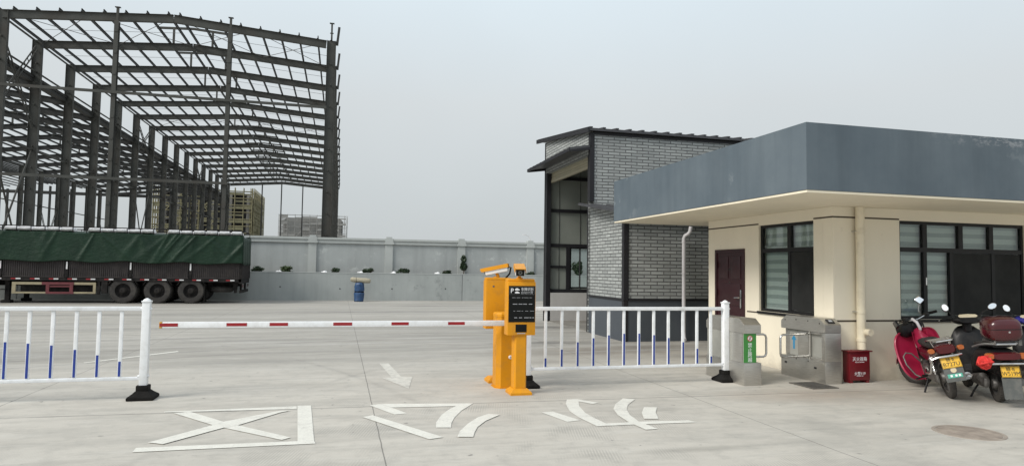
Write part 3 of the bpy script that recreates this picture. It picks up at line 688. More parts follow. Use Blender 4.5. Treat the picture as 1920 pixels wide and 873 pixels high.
for x, zz in ((XL, ZE+.1), (XR, ZE+.1), (XL, 15.2), (XL, 9.6), (XLL, 9.6), (XLL, ZE2), (X4, ZE2), (X4, 8)):
    m = MB(); m.tube([(x, 48, zz), (x, 138, zz)], .075, 6); m.build('strut', M['steel_grey'], hall)
m = MB(); m.box(XL-.52, XL-.20, 47.8, 138.2, ZE2+.05, ZE2+.1); m.box(XL-.56, XL-.52, 47.8, 138.2, ZE2+.05, ZE2+.3); m.box(XL-.20, XL-.16, 47.8, 138.2, ZE2+.05, ZE2+.36); m.build('valley_gutter', M['steel_dark'], hall)
def xbrace(x, y0, y1, z0, z1, ladder):
    m = MB(); off = .16 if ladder else 0
    for (za, zb) in ((z0, z1), (z1, z0)):
        if ladder:
            L = sqrt((y1-y0)**2+(z1-z0)**2); nx = (-(zb-za)/L, (y1-y0)/L)
            for s in (-1, 1): m.tube([(x, y0+nx[0]*off*s, za+nx[1]*off*s), (x, y1+nx[0]*off*s, zb+nx[1]*off*s)], .05, 5)
            n = int(L/.55)
            for i in range(1, n):
                t = i/n; yc, zc = y0+(y1-y0)*t, za+(zb-za)*t
                m.tube([(x, yc-nx[0]*off, zc-nx[1]*off), (x, yc+nx[0]*off, zc+nx[1]*off)], .03, 4)
        else: m.tube([(x, y0, za), (x, y1, zb)], .06, 6)
    m.build('cross_brace', M['steel_grey'], hall)
for i in (0, 5, 10, 14):
    y0, y1 = YS[i]+.2, YS[i+1]-.2
    xbrace(XL, y0, y1, 13.4, 17.0, True) if i != 0 else xbrace(XL, y0, y1, 11.2, 16.9, True)
    xbrace(XL+.02, y0, y1, 0.3, 9.5, False); xbrace(XLL, y0, y1, 0.3, 9.4, True); xbrace(XR, y0, y1, .3, 10, False)
for x, zt in ((-14.45, 18.25), (-7.6, 18.3)):            # gable posts, front
    m = MB(); beam(m, (x, 47.6, 0), (x, 47.6, zt-.9), .34, .26, .014, .01, up=(0, 1, 0)); m.box(x-.07, x+.07, 47.53, 47.67, zt-.9, zt); m.box(x-.16, x+.16, 47.5, 47.7, zt, zt+.04)
    for k in range(12): m.box(x-.10, x+.10, 47.40, 47.424, 1.2+1.4*k, 1.36+1.4*k)
    m.build('gable_post', M['steel_grey'], hall)
for x in (XR, XL):
    m = MB(); m.box(x-.06, x+.06, 47.9, 48.02, ZE+.3, ZE+1.5); m.box(x-.16, x+.16, 47.86, 48.06, ZE+1.5, ZE+1.54); m.box(x-.12, x+.12, 47.88, 48.04, ZE+.8, ZE+.83); m.build('post_cap', M['steel_grey'], hall)
for x in (-15.2, -11.6, -7.6):
    m = MB(); beam(m, (x, 138.3, 0), (x, 138.3, hx(x)), .3, .2, .014, .01, up=(0, 1, 0)); m.build('gable_post', M['steel_dark'], hall)
for x in (-24.8, -28.2, -31.5, -34.9, -38.2, -44.9, -48.2, -51.6, -54.9, -58.3):
    m = MB(); beam(m, (x, 138.3, 0), (x, 138.3, hx2(x)), .34, .3, .014, .01, up=(0, 1, 0)); m.build('gable_post', M['steel_dark'], hall)
for z, xa, xb in ((12.63, XL-.1, XR-.2), (7.06, XL-.1, -7.4)):
    m = MB(); m.box(xa, xb, 47.30, 47.38, z-.09, z+.09); m.build('girt', M['steel_grey'], hall)
for z in (7.0,):
    m = MB(); m.box(XL, XR, 138.5, 138.55, z-.06, z+.06); m.build('girt', M['steel_dark'], hall)
m = MB(); m.box(X4, XL-.3, 138.1, 138.5, ZE2-.35, ZE2+.2); m.build('girt', M['steel_dark'], hall)
for z in (5.2,):
    m = MB(); m.box(X4, XL-.3, 138.5, 138.55, z-.06, z+.06); m.build('girt', M['steel_dark'], hall)

# ------------------------------------------------------------------ unfinished blocks beyond the hall
def scaffold_block(name, label, x0, x1, y0, y1, h, floors, net, pole, tr=.06, step=2.0, wall='far_conc'):
    t = thing(name, label, 'building under construction', ((x0+x1)/2, y0, 0)); cx = (x0+x1)/2
    X0, X1, D = x0-cx, x1-cx, y1-y0; m = MB(); fh = h/floors
    for k in range(floors+1): m.box(X0, X1, 0, D, max(0, k*fh-.22), k*fh+.001 if k else .05)
    m.build('floor_slab', M[wall], t)
    m = MB(); nb = int((X1-X0)/3.2)
    for i in range(nb+1):
        x = X0+(X1-X0)*i/nb
        for y in (0.02, D-.52): m.box(x-.28, x+.28, y, y+.5, .05, h-.23)
    nb2 = max(2, int(D/3.4))
    for i in range(1, nb2):
        for x in (X0, X1-.5): m.box(x+.012, x+.488, D*i/nb2-.25, D*i/nb2+.25, .05, h-.23)
    m.build('concrete_column', M[wall], t)
    m = MB(); m.box(X0+1.2, X1-1.2, 1.2, D-1.2, .06, h-.24); m.build('unlit_interior', M['far_void'], t)  # dark box whose colour stands in for the unlit inside of the block
    m = MB(); g = 1.1
    nx = int((X1-X0+2*g)/step); ny = int((D+2*g)/step)
    for off in (0, .8):
        for i in range(nx+1):
            x = X0-g+(X1-X0+2*g)*i/nx
            m.tube([(x, -g-off+.4, 0), (x, -g-off+.4, h+1.3)], tr, 4)
        for i in range(ny+1):
            y = -g+(D+2*g)*i/ny
            for s in (X0-g-off+.4, X1+g+off-.4): m.tube([(s, y, 0), (s, y, h+1.3)], tr, 4)
        z = 1.0
        while z < h+1.3:
            m.tube([(X0-g, -g-off+.4, z), (X1+g, -g-off+.4, z)], tr, 4)
            for s in (X0-g-off+.4, X1+g+off-.4): m.tube([(s, -g, z), (s, D+g, z)], tr, 4)
            z += step*.85
    for a in range(0, int(X1-X0)-4, 7):
        for b in range(0, int(h)-5, 6):
            m.tube([(X0+a, -g-.42, b), (X0+a+5, -g-.42, b+6)], tr, 4); m.tube([(X0+a+5, -g-.46, b), (X0+a, -g-.46, b+6)], tr, 4)
    m.build('scaffolding', M[pole], t)
    m = MB(); rnd = random.Random(int(h*7)); z = 1.85
    while z < h+1:
        for i in range(nx):
            if rnd.random() < .75:
                x = X0-g+(X1-X0+2*g)*i/nx; m.box(x+.05, x+(X1-X0+2*g)/nx-.05, -g-.38, -g-.34, z-.10, z+rnd.choice((.25, .5, .9)))
        for i in range(ny):
            if rnd.random() < .85:
                y = -g+(D+2*g)*i/ny
                m.box(X1+g+.33, X1+g+.37, y+.05, y+(D+2*g)/ny-.05, z-.10, z+rnd.choice((.3, .6, 1.2)))
        z += step*.85
    tag(m.build('guard_board', M[net], t), kind='stuff'); return t
scaffold_block('scaffolded_building', 'unfinished block wrapped in yellowish bamboo scaffolding behind the steel hall', -40, -21.3, 166, 185, 18.3, 6, 'scaf_net', 'bamboo', .09, 1.9)
GB = scaffold_block('scaffolded_building', 'grey unfinished block with thin scaffolding right behind the hall\'s end column', -15.8, 0.2, 201, 215, 15.2, 5, 'far_grey', 'far_grey', .05, 2.0, 'far_grey')
m = MB(); m.box(-7.6, 7.8, -.25, -.2, 0, 15.6); m.box(8.15, 8.2, -.2, 14, 0, 14.4); m.build('dust_net', M['far_grey'], GB)
for k, (x0, x1, y0, y1, h, lab) in enumerate([(-128, -98, 190, 205, 11, 'rusty roofed low shed seen far left through the hall columns'), (-92, -74, 196, 206, 9.0, 'dark low shed in the middle distance seen between hall columns'), (-70, -54, 188, 198, 7.5, 'small low shed nearest the bamboo scaffolding')]):
    t = thing('distant_shed', lab, 'shed', ((x0+x1)/2, y0, 0)); a = (x1-x0)/2
    m = MB(); D = y1-y0
    for i in range(7): m.box(-a+2*a*i/6-.25, -a+2*a*i/6+.25, 0, .5, 0, h*.7); m.box(-a+2*a*i/6-.25, -a+2*a*i/6+.25, D-.5, D, 0, h*.7)
    m.build('post', M['steel_dark'], t)
    m = MB(); m.box(-a, a, 1, D-1, 0, h*.45); m.build('wall', M['far_conc'], t)
    m = MB(); m.prism([(-.6, h*.7), (D/2, h), (D+.6, h*.7), (D+.6, h*.7+.15), (D/2, h+.15), (-.6, h*.7+.15)], 'x', -a-.5, a+.5); m.build('roof', M['far_roof'], t)
t = thing('street_lamp', 'faint distant street lamp rising above the boundary wall near the brick building', 'street lamp', (34.4, 120, 0))
m = MB(); m.tube([(0, 0, 0), (0, 0, 7.2), (-.25, 0, 7.8), (-.9, 0, 8.15)], [.1, .07, .05, .04], 7); m.build('pole', M['far_blue'], t)
m = MB(); m.bevbox(-1.6, -.85, -.14, .14, 8.10, 8.22, .03); m.build('lamp_head', M['cam_white'], t)
# ------------------------------------------------------------------ guardhouse
GX, GY = 7.42, 8.8
gh = thing('guardhouse', 'single storey cream guardhouse with a thick blue grey flat canopy roof', 'guardhouse', (GX, GY, 0))
GD, GW = 3.62, 9.0                 # depth (Y) and width (X)
SOF = 2.71
FW = [(1.26, 3.86, .95, 2.53), (5.2, 7.0, .95, 2.53)]             # front windows, local x
LWN = (.44, 1.90, .97, 2.52)                                       # side window, local y
DR = (2.33, 3.35, 0.02, 2.11)                                      # door, local y
m = MB(); holed(m, 'y', 0, .22, 0.0, GW, 0, SOF, FW); m.build('front_wall', M['cream'], gh)
m = MB(); holed(m, 'x', 0, .22, 0.222, GD-.222, 0, SOF, [LWN, DR]); m.build('side_wall', M['cream'], gh)
m = MB(); m.box(0, GW, GD-.22, GD, 0, SOF); m.build('back_wall', M['cream'], gh)
m = MB(); m.box(GW-.22, GW, .222, GD-.222, 0, SOF); m.build('side_wall', M['cream'], gh)
m = MB(); m.box(.221, GW-.221, .221, GD-.221, .01, .05); m.build('floor', M['interior'], gh)
m = MB(); m.box(.24, GW-.24, 2.4, 2.46, .05, SOF-.01); m.build('partition', M['interior'], gh)
m = MB(); m.box(-1.57, GW+1.2, -1.40, GD+1.27, SOF+.002, 2.742); m.build('soffit', M['soffit'], gh)
m = MB()
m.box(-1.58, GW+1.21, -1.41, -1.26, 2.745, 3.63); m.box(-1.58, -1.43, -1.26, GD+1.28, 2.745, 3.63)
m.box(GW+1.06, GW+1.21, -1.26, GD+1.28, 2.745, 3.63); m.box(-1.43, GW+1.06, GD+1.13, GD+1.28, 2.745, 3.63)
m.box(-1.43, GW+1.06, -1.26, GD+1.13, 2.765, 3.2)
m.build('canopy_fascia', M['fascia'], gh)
m = MB()                                                           # thin dark brown strips along the groove lines of the cladding panels
ox = -0.003
for (a, b) in ((0.003, LWN[0]-.004), (LWN[1]+.004, GD)):
    m.box(ox, .01, a, b, 2.535, 2.56)
for (a, b) in ((0.003, DR[0]-.06),): m.box(ox, .01, a, b, .925, .95)
for (a, b) in ((-.003, FW[0][0]-.004), (FW[0][1]+.004, FW[1][0]-.004), (FW[1][1]+.004, GW)): m.box(a, b, ox, .01, 2.535, 2.56)
m.box(-.003, GW, ox-.001, .01, .918, .945)
m.build('cladding_joint', M['groove'], gh)
# window maker: builds on the outer face of a wall; axis 'y' = front wall (u along x), 'x' = side wall (u along y)
def window(hole, axis, verts_top, verts_bot, transom, dark):
    u0, u1, z0, z1 = hole; t = .05
    def B(mb, a, b, d0, d1, c, d): mb.box(a, b, d0, d1, c, d) if axis == 'y' else mb.box(d0, d1, a, b, c, d)
    f = MB(); w_ = .05
    B(f, u0, u0+w_, .04, .10, z0, z1); B(f, u1-w_, u1, .04, .10, z0, z1); B(f, u0+w_, u1-w_, .04, .10, z0, z0+w_); B(f, u0+w_, u1-w_, .04, .10, z1-w_, z1)
    B(f, u0+w_, u1-w_, .035, .105, transom-.035, transom+.035)
    for v in verts_top: B(f, v-.045, v+.045, .038, .102, transom+.036, z1-w_)
    for v in verts_bot: B(f, v-.035, v+.035, .038, .102, z0+w_, transom-.036)
    win = f.build('window', M['frame_dark'], gh)
    def cells(vs): e = [u0+w_]+list(vs)+[u1-w_]; return list(zip(e[:-1], e[1:]))
    for (vs_, a, b, low) in ((verts_top, transom+.03, z1-w_, False), (verts_bot, z0+w_, transom-.03, True)):
        for k, (p, q) in enumerate(cells(vs_)):
            g = MB(); B(g, p, q, .066, .070, a, b); g.build('pane', M['glass'], win)
            if low and k in dark:
                s = MB(); B(s, p+.02, q-.02, .050, .053, a+.01, b-.01); s.build('insect_screen', M['screen_mesh'], win)
            else:
                s = MB(); B(s, p-.02, q+.02, .135, .142, a-.03, b+.03); s.build('blind', M['zebra'], win)
                if axis == 'y': pass
    s = MB(); B(s, u0-.03, u1+.03, -.03, .038, z0-.045, z0-.002); s.build('sill', M['frame_dark'], win)
    h = MB(); v = verts_bot[0]; B(h, v-.012, v+.012, .02, .04, z0+.55, z0+.67); h.build('handle', M['chrome'], win)
    return win
window(FW[0], 'y', (1.80, 2.53, 3.17), (1.80, 2.33, 3.20), 2.07, (2, 3))
window(FW[1], 'y', (5.8, 6.4), (5.8, 6.4), 2.07, (1,))
window(LWN, 'x', (1.10,), (1.10,), 2.06, (0,))
# door
d0, d1, dz0, dz1 = DR
f = MB(); f.box(-.02, .06, d0, d0+.06, dz0, dz1); f.box(-.02, .06, d1-.06, d1, dz0, dz1); f.box(-.02, .06, d0+.061, d1-.061, dz1-.06, dz1)
dr = f.build('door', M['door_red'], gh)
m = MB(); m.box(0, .05, d0+.062, d1-.062, dz0+.01, dz1-.061)
for (a, b, c, d) in ((.14, .46, .16, .85), (.56, .88, .16, .85), (.14, .88, 1.0, 1.42), (.14, .46, 1.52, 1.95), (.56, .88, 1.52, 1.95)):
    m.bevbox(-.012, .004, d0+a, d0+b, dz0+c, dz0+d, .008)
m.build('door_leaf', M['door_red'], dr)
m = MB(); m.bevbox(-.025, -.001, d0+.10, d0+.145, .98, 1.33, .008); m.tube([(-.03, d0+.122, 1.18), (-.07, d0+.122, 1.18), (-.07, d0+.26, 1.175)], .011, 8); m.build('handle', M['chrome'], dr)
m = MB(); m.lathe([(0, -.004), (.014, -.004), (.016, .004)], axis='x', c=(-.01, d0+.51, 1.46), n=12); m.build('peephole', M['chrome'], dr)
m = MB()
for z in (.5, 1.2, 1.75): m.tube([(-.03, d1-.07, z), (-.03, d1-.07, z+.12)], .014, 8)
m.build('hinge', M['door_red'], dr)
m = MB(); m.box(-.004, -.001, d0+.38, d0+.64, 1.70, 1.735); m.build('name_strip', M['rail_brown'], dr)
# rain pipe on the front wall
m = MB(); px = .43
m.tube([(px, -.085, .500), (px, -.085, 2.708)], .066, 16); m.build('rain_pipe', M['pvc_cream'], gh)
rp = [o for o in bpy.data.objects if o.parent == gh and o.name.startswith('rain_pipe')][0]
m = MB()
for z in (.62, 1.05, 2.30): m.lathe([(.066, z), (.074, z+.004), (.074, z+.05), (.066, z+.054)], c=(px, -.085, 0), n=16)
m.build('coupling', M['pvc_cream'], rp)
m = MB(); m.lathe([(.03, -.24), (.052, -.24), (.052, -.10)], axis='y', c=(px+.035, 0, .77), n=16); m.lathe([(0, -.235), (.035, -.235)], axis='y', c=(px+.035, 0, .77), n=16); m.build('access_cap', M['pvc_cream'], rp)
m = MB()
for z in (1.08, 2.33): m.box(px-.09, px-.06, -.09, 0, z-.01, z+.01)
m.build('bracket', M['chrome'], rp)
m = MB(); m.lathe([(0, -.09), (.045, -.06), (.05, 0)], axis='z', c=(4.4, -.5, SOF), n=16); m.build('ceiling_lamp', M['cam_white'], gh)

# ------------------------------------------------------------------ brick-panelled shed with roller door
BX = 6.5
bb = thing('brick_shed', 'tall brick panelled shed with dark trim and a half open roller door', 'building', (BX, 14.6, 0))
T0, T1 = 2.25, 6.35               # local Y of the tall block: front and back faces
TW = 10.0                         # extent along X
ZT = 5.40
# annex (low lean-to in front)
m = MB(); m.box(.10, TW, 0.0, .1, 1.012, 3.055); m.build('front_wall', M['brick'], bb)
m = MB(); m.box(0.0, .1, .10, T0-.001, 1.012, 3.07); m.prism([(.10, 3.0705), (T0-.001, 3.0705), (T0-.001, 3.39)], 'x', 0, .1); m.build('side_wall', M['brick'], bb)
m = MB(); m.box(.09, TW, -.012, .09, 0, .955); m.box(-.012, .08, .09, T0+.02, 0, .955); m.build('plinth', M['plinth'], bb)
m = MB(); m.box(.09, TW, -.035, .105, .958, 1.01); m.box(-.035, .105, -.035, T0+.02, .9585, 1.0105); m.box(-.02, .105, -.02, .105, 1.011, 3.05); m.box(-.02, .085, -.025, .085, 0, .957); m.build('corner_trim', M['trim_dark'], bb)
m = MB(); m.prism([(-.28, 3.02), (T0-.002, 3.40), (T0-.002, 3.44), (-.28, 3.06)], 'x', -.36, TW)
for k in range(26): m.prism([(-.285, 3.062), (T0-.003, 3.442), (T0-.003, 3.465), (-.285, 3.085)], 'x', -.34+.4*k, -.28+.4*k)
m.build('lean_to_roof', M['roof_metal'], bb)
# tall block
m = MB(); m.box(.10, TW, T0, T0+.1, 0.02, ZT); m.build('upper_front_wall', M['brick'], bb)
DO = (T0+.20, T1-.21, 0, 4.80)     # door opening local y
m = MB(); holed(m, 'x', 0, .1, T0+.103, T1, 0.0, ZT, [DO]); m.prism([(T0+.103, ZT+.0005), (T1, ZT+.0005), (T1, ZT+.46), (T0+.103, ZT+.05)], 'x', 0, .1); m.build('gable_wall', M['brick'], bb)
BW = (0.84, 1.56, 1.06, 2.42)      # window in the back wall
m = MB(); holed(m, 'y', T1-.1, .1, .101, TW, 0, ZT+.42, [BW, (2.4, 3.4, 1.06, 2.4)]); m.build('back_wall', M['panel_white'], bb)
m = MB(); m.box(TW-.1, TW, T0+.1, T1-.1, 0, ZT+.1); m.build('end_wall', M['panel_white'], bb)
m = MB()
m.box(-.025, .10, T0-.02, T0+.12, 3.52, ZT); m.box(-.02, .13, DO[1]-.02, DO[1]+.17, 0, 4.8); m.box(-.01, .13, DO[0]-.06, DO[0], 0, 4.8)
m.box(.10, TW, T0-.02, T0-.002, ZT-.06, ZT+.02); m.box(-.02, .10, T1+.002, T1+.05, 0, ZT+.44)
m.build('corner_trim', M['trim_dark'], bb)
m = MB()                                                             # inside steel girts and window frame on the back wall
yb = T1-.16
for z in (.98, 2.46, 3.60): m.box(.12, TW-.1, yb, yb+.05, z-.055, z+.055)
m.box(.70, .82, yb-.004, yb+.05, 1.036, 2.404); m.box(.12, .70, yb-.002, yb+.05, 1.72, 1.80); m.box(1.58, 1.68, yb-.004, yb+.05, 1.036, 2.404); m.box(.12, TW-.1, yb-.003, yb+.05, 4.62, 4.72)
for x in (3.6, 6.4): m.box(x, x+.2, yb-.09, yb-.005, 0, 5.4)
m.build('girt', M['trim_dark'], bb)
m = MB(); m.box(BW[0], BW[1], T1-.07, T1-.066, BW[2], BW[3]); wn = m.build('window', M['glass'], bb)
m = MB()
for a, b, c, d in ((BW[0], BW[0]+.05, BW[2], BW[3]), (BW[1]-.05, BW[1], BW[2], BW[3]), (BW[0]+.05, BW[1]-.05, BW[2], BW[2]+.05), (BW[0]+.05, BW[1]-.05, BW[3]-.05, BW[3]), ((BW[0]+BW[1])/2-.02, (BW[0]+BW[1])/2+.02, BW[2]+.05, BW[3]-.05)):
    m.box(a, b, T1-.09, T1-.04, c, d)
m.build('frame', M['frame_dark'], wn)
m = MB(); m.box(.14, 2.2, T1-.24, T1-.165, .02, .92); m.build('dado_panel', mat('pale_dado', (0.50, 0.49, 0.48), .7, var=.06, scale=2, dirt=((.3, .29, .27), .5, 2)), bb)
m = MB()
for x in (.45, 1.18, 1.9): m.box(x, x+.010, T1-.118, T1-.101, .05, 5.4)
m.build('panel_joint', M['far_void'], bb)
m = MB(); m.box(.101, TW-.1, T0+.1, T1-.101, .004, .02); m.build('floor', mat('shed_floor', (.2, .19, .17), .85, var=.3, scale=1.2), bb)
m = MB(); m.prism([(T0-.12, ZT+.03), (T1+.65, ZT+.58), (T1+.65, ZT+.65), (T0-.12, ZT+.10)], 'x', -.10, TW+.2)
for k in range(27):
    xk = -.08+.38*k; m.prism([(T0-.14, ZT+.102), (T1+.66, ZT+.653), (T1+.66, ZT+.685), (T0-.14, ZT+.134)], 'x', xk, xk+.08)
m.build('roof', M['roof_metal'], bb)
m = MB(); m.prism([(T0-.15, ZT-.03), (T1+.67, ZT+.53), (T1+.67, ZT+.66), (T0-.15, ZT+.11)], 'x', -.14, -.101); m.build('verge_trim', M['trim_dark'], bb)
# roller shutter, half rolled up
m = MB(); ya, yb2 = DO[0]-.003, DO[1]+.003; z = 3.86; n = 5
prof = []
for i in range(n):
    z0 = 4.58+i*.095; prof += [(.16, z0), (.135, z0+.02), (.135, z0+.075), (.16, z0+.095)]
m.prism(prof+[(.19, 4.58+n*.095), (.19, 4.58)], 'y', ya+.0, yb2); m.box(.12, .20, ya, yb2, 4.50, 4.58)
m.build('roller_shutter', M['shutter'], bb)
m = MB(); m.tube([(.36, ya-.1, 5.02), (.36, yb2+.1, 5.02)], .16, 16); m.build('shutter_roll', M['shutter'], bb)
# awning over the roller door
ay0, ay1 = T0-.02, T1+.04
m = MB(); m.prism([(-.003, 5.00), (-.60, 4.89), (-.60, 4.93), (-.003, 5.04)], 'y', ay0, ay1)
for k in range(11): m.prism([(-.004, 5.041), (-.62, 4.931), (-.62, 4.955), (-.004, 5.065)], 'y', ay0+.03+.38*k, ay0+.10+.38*k)
m.build('awning', M['roof_metal'], bb)
m = MB(); m.box(-.63, -.603, ay0, ay1, 4.85, 4.94); m.prism([(-.004, 4.92), (-.60, 4.84), (-.60, 4.888), (-.004, 4.998)], 'y', ay1-.06, ay1-.002); m.prism([(-.027, 4.92), (-.60, 4.84), (-.60, 4.888), (-.027, 4.998)], 'y', ay0+.002, ay0+.05); m.build('awning_trim', M['trim_dark'], bb)
# white drain pipe from the canopy down the annex front
dp = thing('drain_pipe', 'white drainpipe with an elbow running down the dark brick front', 'drainpipe', (7.98, 14.47, 0))
m = MB(); m.tube([(0, 0, .12), (0, 0, 2.46), (.02, -.01, 2.52), (.08, -.06, 2.56), (.11, -.10, 2.62), (.12, -.12, 2.74)], .045, 14); m.tube([(0, 0, .2), (-.01, -.03, .1), (-.03, -.1, .05)], .045, 12); m.build('pipe', M['pvc_white'], dp)
m = MB()
for z in (.7, 1.6, 2.34): m.lathe([(.045, z), (.052, z+.004), (.052, z+.05), (.045, z+.054)], n=14)
m.build('coupling', M['pvc_white'], dp)
# ------------------------------------------------------------------ guard-rail fences
def fence(label, xp, x0, x1, bals, posts, y=9.15):
    """posts: list of x; bals: list of (x, top of the blue sleeve or None)"""
    t = thing('traffic_fence', label, 'fence', (xp, y, 0)); Zt, Zb = 1.10, .25
    m = MB(); m.bevbox(x0-xp, x1-xp, -.028, .028, Zt-.026, Zt+.026, .010); m.build('top_rail', M['white_paint'], t)
    m = MB(); m.bevbox(x0-xp, x1-xp, -.022, .022, Zb-.02, Zb+.02, .008); m.build('bottom_rail', M['white_paint'], t)
    for x, zb in bals:
        m = MB(); m.bevbox(x-xp-.021, x-xp+.021, -.014, .014, Zb+.021, Zt-.027, .005); b = m.build('baluster', M['white_paint'], t)
        if zb:
            m = MB(); m.box(x-xp-.0135, x-xp+.0135, -.0165, -.0142, Zb+.03, zb); m.box(x-xp-.0135, x-xp+.0135, .0142, .0165, Zb+.03, zb); m.build('blue_strip', M['blue_tape'], b)
    for px in posts:
        X = px-xp; m = MB(); m.bevbox(X-.045, X+.045, -.045, .045, .10, 1.18, .008); p = m.build('post', M['white_paint'], t)
        m = MB(); m.bevbox(X-.052, X+.052, -.052, .052, 1.181, 1.20, .005); m.lathe([(.046, 1.20), (.036, 1.215), (.014, 1.228), (0, 1.231)], c=(X, 0, 0), n=16); m.build('post_cap', M['white_paint'], p)
        m = MB()
        for z in (Zt, Zb+.03):
            for s in (-1, 1): m.lathe([(0, -.014), (.013, -.01), (.015, 0), (.015, .02)] if s < 0 else [(.015, -.02), (.015, 0), (.013, .01), (0, .014)], axis='x', c=(X+s*.055, -.02, z), n=10)
        m.build('bolt', M['white_paint'], p)
        m = MB(); m.bevbox(X-.07, X+.07, -.07, .07, .10, .17, .012)
        bm = bmesh.new(); vs0 = [bm.verts.new((X+sx*a, sy*b, z)) for z, a, b in ((0.001, .15, .155), (.038, .15, .155), (.085, .09, .09), (.105, .075, .075)) for sx, sy in ((-1, -1), (1, -1), (1, 1), (-1, 1))]
        for r in range(3):
            for k in range(4): bm.faces.new((vs0[r*4+k], vs0[r*4+(k+1) % 4], vs0[r*4+4+(k+1) % 4], vs0[r*4+4+k]))
        bm.faces.new(vs0[:4][::-1]); bm.faces.new(vs0[-4:]); bmesh.ops.bevel(bm, geom=list(bm.edges), offset=.006, segments=2, affect='EDGES'); m.from_bm(bm, None, True)
        m.build('rubber_base', M['black_rubber'], p)
    return t
fence('white railing left of the barrier arm, its blue strips shortening towards the end post', -2.30, -6.2, -2.34, [(-2.572, .46), (-2.817, .54), (-3.06, .61), (-3.31, .665), (-3.555, .69), (-3.79, .71), (-4.03, .72), (-4.27, .71), (-4.51, .69), (-4.75, .665), (-4.99, .61), (-5.23, .54), (-5.47, .46), (-5.71, .37)], [-2.30, -6.24])
fence('white railing with an arch of blue strips between yellow barrier cabinet and turnstile', 5.75, 2.63, 5.71, [(2.865, .40), (3.108, .52), (3.35, .62), (3.59, .675), (3.83, .715), (4.07, .735), (4.31, .735), (4.55, .71), (4.79, .665), (5.03, .60), (5.265, .50), (5.50, .38)], [2.60, 5.75])

# ------------------------------------------------------------------ barrier gate
bg = thing('barrier_gate', 'yellow boom barrier cabinet with its white and red arm lowered across the lane', 'boom barrier', (2.295, 9.27, 0))
oct_ = [(-.145, -.10), (-.088, -.165), (.088, -.165), (.145, -.10), (.145, .10), (.088, .165), (-.088, .165), (-.145, .10)]
m = MB(); m.prism(oct_, 'z', .012, .985); m.build('cabinet', M['yellow'], bg)
m = MB(); m.prism([(x*1.16, y*1.14) for x, y in oct_], 'z', .0, .012); m.build('base_plate', M['yellow'], bg)
m = MB(); vs = [];
for z, s in ((.986, 1.03), (1.02, 1.03), (1.045, .93), (1.05, .4)): vs += [(x*s, y*s, z) for x, y in oct_]
m.add(vs, [(i*8+k, i*8+(k+1) % 8, i*8+8+(k+1) % 8, i*8+8+k) for i in range(3) for k in range(8)]+[tuple(range(24, 32)), tuple(range(8))[::-1]]); m.build('cap', M['yellow'], bg)
m = MB(); m.lathe([(0, -.19), (.022, -.19), (.027, -.182), (.027, -.166)], axis='y', c=(.045, 0, .43), n=16); lk = m.build('lock', M['cam_white'], bg)
m = MB(); m.box(-.009, .009, -.194, -.1915, -.012, .012, Matrix.Translation((.045, 0, .43))); m.build('keyhole', M['letter_grey'], lk)
m = MB(); m.lathe([(.05, -.215), (.06, -.205), (.06, -.15)], axis='y', c=(.02, 0, .91), n=18); m.lathe([(0, -.215), (.05, -.215)], axis='y', c=(.02, 0, .91), n=18); m.build('arm_hub', M['frame_dark'], bg)
A0, A1, yA = -2.12-2.295, .05, -.245
m = MB(); m.bevbox(A0+.03, A1, yA-.022, yA+.022, .872, .946, .012); arm = m.build('boom_arm', M['white_paint'], bg)
m = MB(); m.bevbox(A0, A0+.031, yA-.024, yA+.024, .870, .948, .006); m.build('end_cap', M['gold_end'], arm)
for a, b in ((-2.115, -1.91), (-1.354, -1.114), (-.845, -.623), (-.064, .174), (.681, .908), (1.437, 1.666)):
    m = MB(); m.box(a-2.295, b-2.295, yA-.0245, yA-.0222, .891, .931); m.build('reflective_strip', M['red_tape'], arm)
# a bullet camera, lens towards local -Y
def bullet_camera(name, label, loc, rz, tilt, cable):
    t = thing(name, label, 'camera', loc, rz); T = Matrix.Translation((0, 0, .115)) @ Matrix.Rotation(tilt, 4, 'X')
    m = MB(); m.bevbox(-.062, .062, -.17, .17, -.055, .045, .012, T); m.build('housing', M['cam_white'], t)
    m = MB(); m.prism([(-.075, .02), (-.07, .055), (.07, .055), (.075, .02), (.072, .02), (.066, .047), (-.066, .047), (-.072, .02)], 'y', -.23, .19, T); m.prism([(-.076, .0), (-.0725, .056), (-.071, .056), (-.0722, .0)], 'y', -.22, .19, T); m.prism([(.0722, .0), (.071, .056), (.0725, .056), (.076, .0)], 'y', -.22, .19, T); m.build('sun_shield', M['yellow'], t)
    m = MB(); m.bevbox(-.055, .055, -.176, -.168, -.05, .036, .004, T); fr = m.build('front_glass', M['screen'], t)
    m = MB(); m.lathe([(.012, -.181), (.026, -.183), (.03, -.177)], axis='y', c=(0, 0, -.006), n=18); m.v = [tuple(T @ Vector(v)) for v in m.v]; m.build('lens_ring', M['letter_dim'], fr)
    m = MB(); m.tube([(0, .03, -.005), (0, .02, .035), (0, .0, .06)], .024, 10); m.lathe([(.045, 0), (.045, .012), (.02, .016)], n=16); m.build('bracket', M['yellow'], t)
    if cable:
        m = MB(); m.tube([T @ Vector((0, .17, 0)), T @ Vector((0, .22, -.01)), (0, .2, .06), (0, .15, .0), (0.03, .1, -.035), (.02, .06, -.02)], .013, 8); m.build('cable', M['black_rubber'], t)
    return t
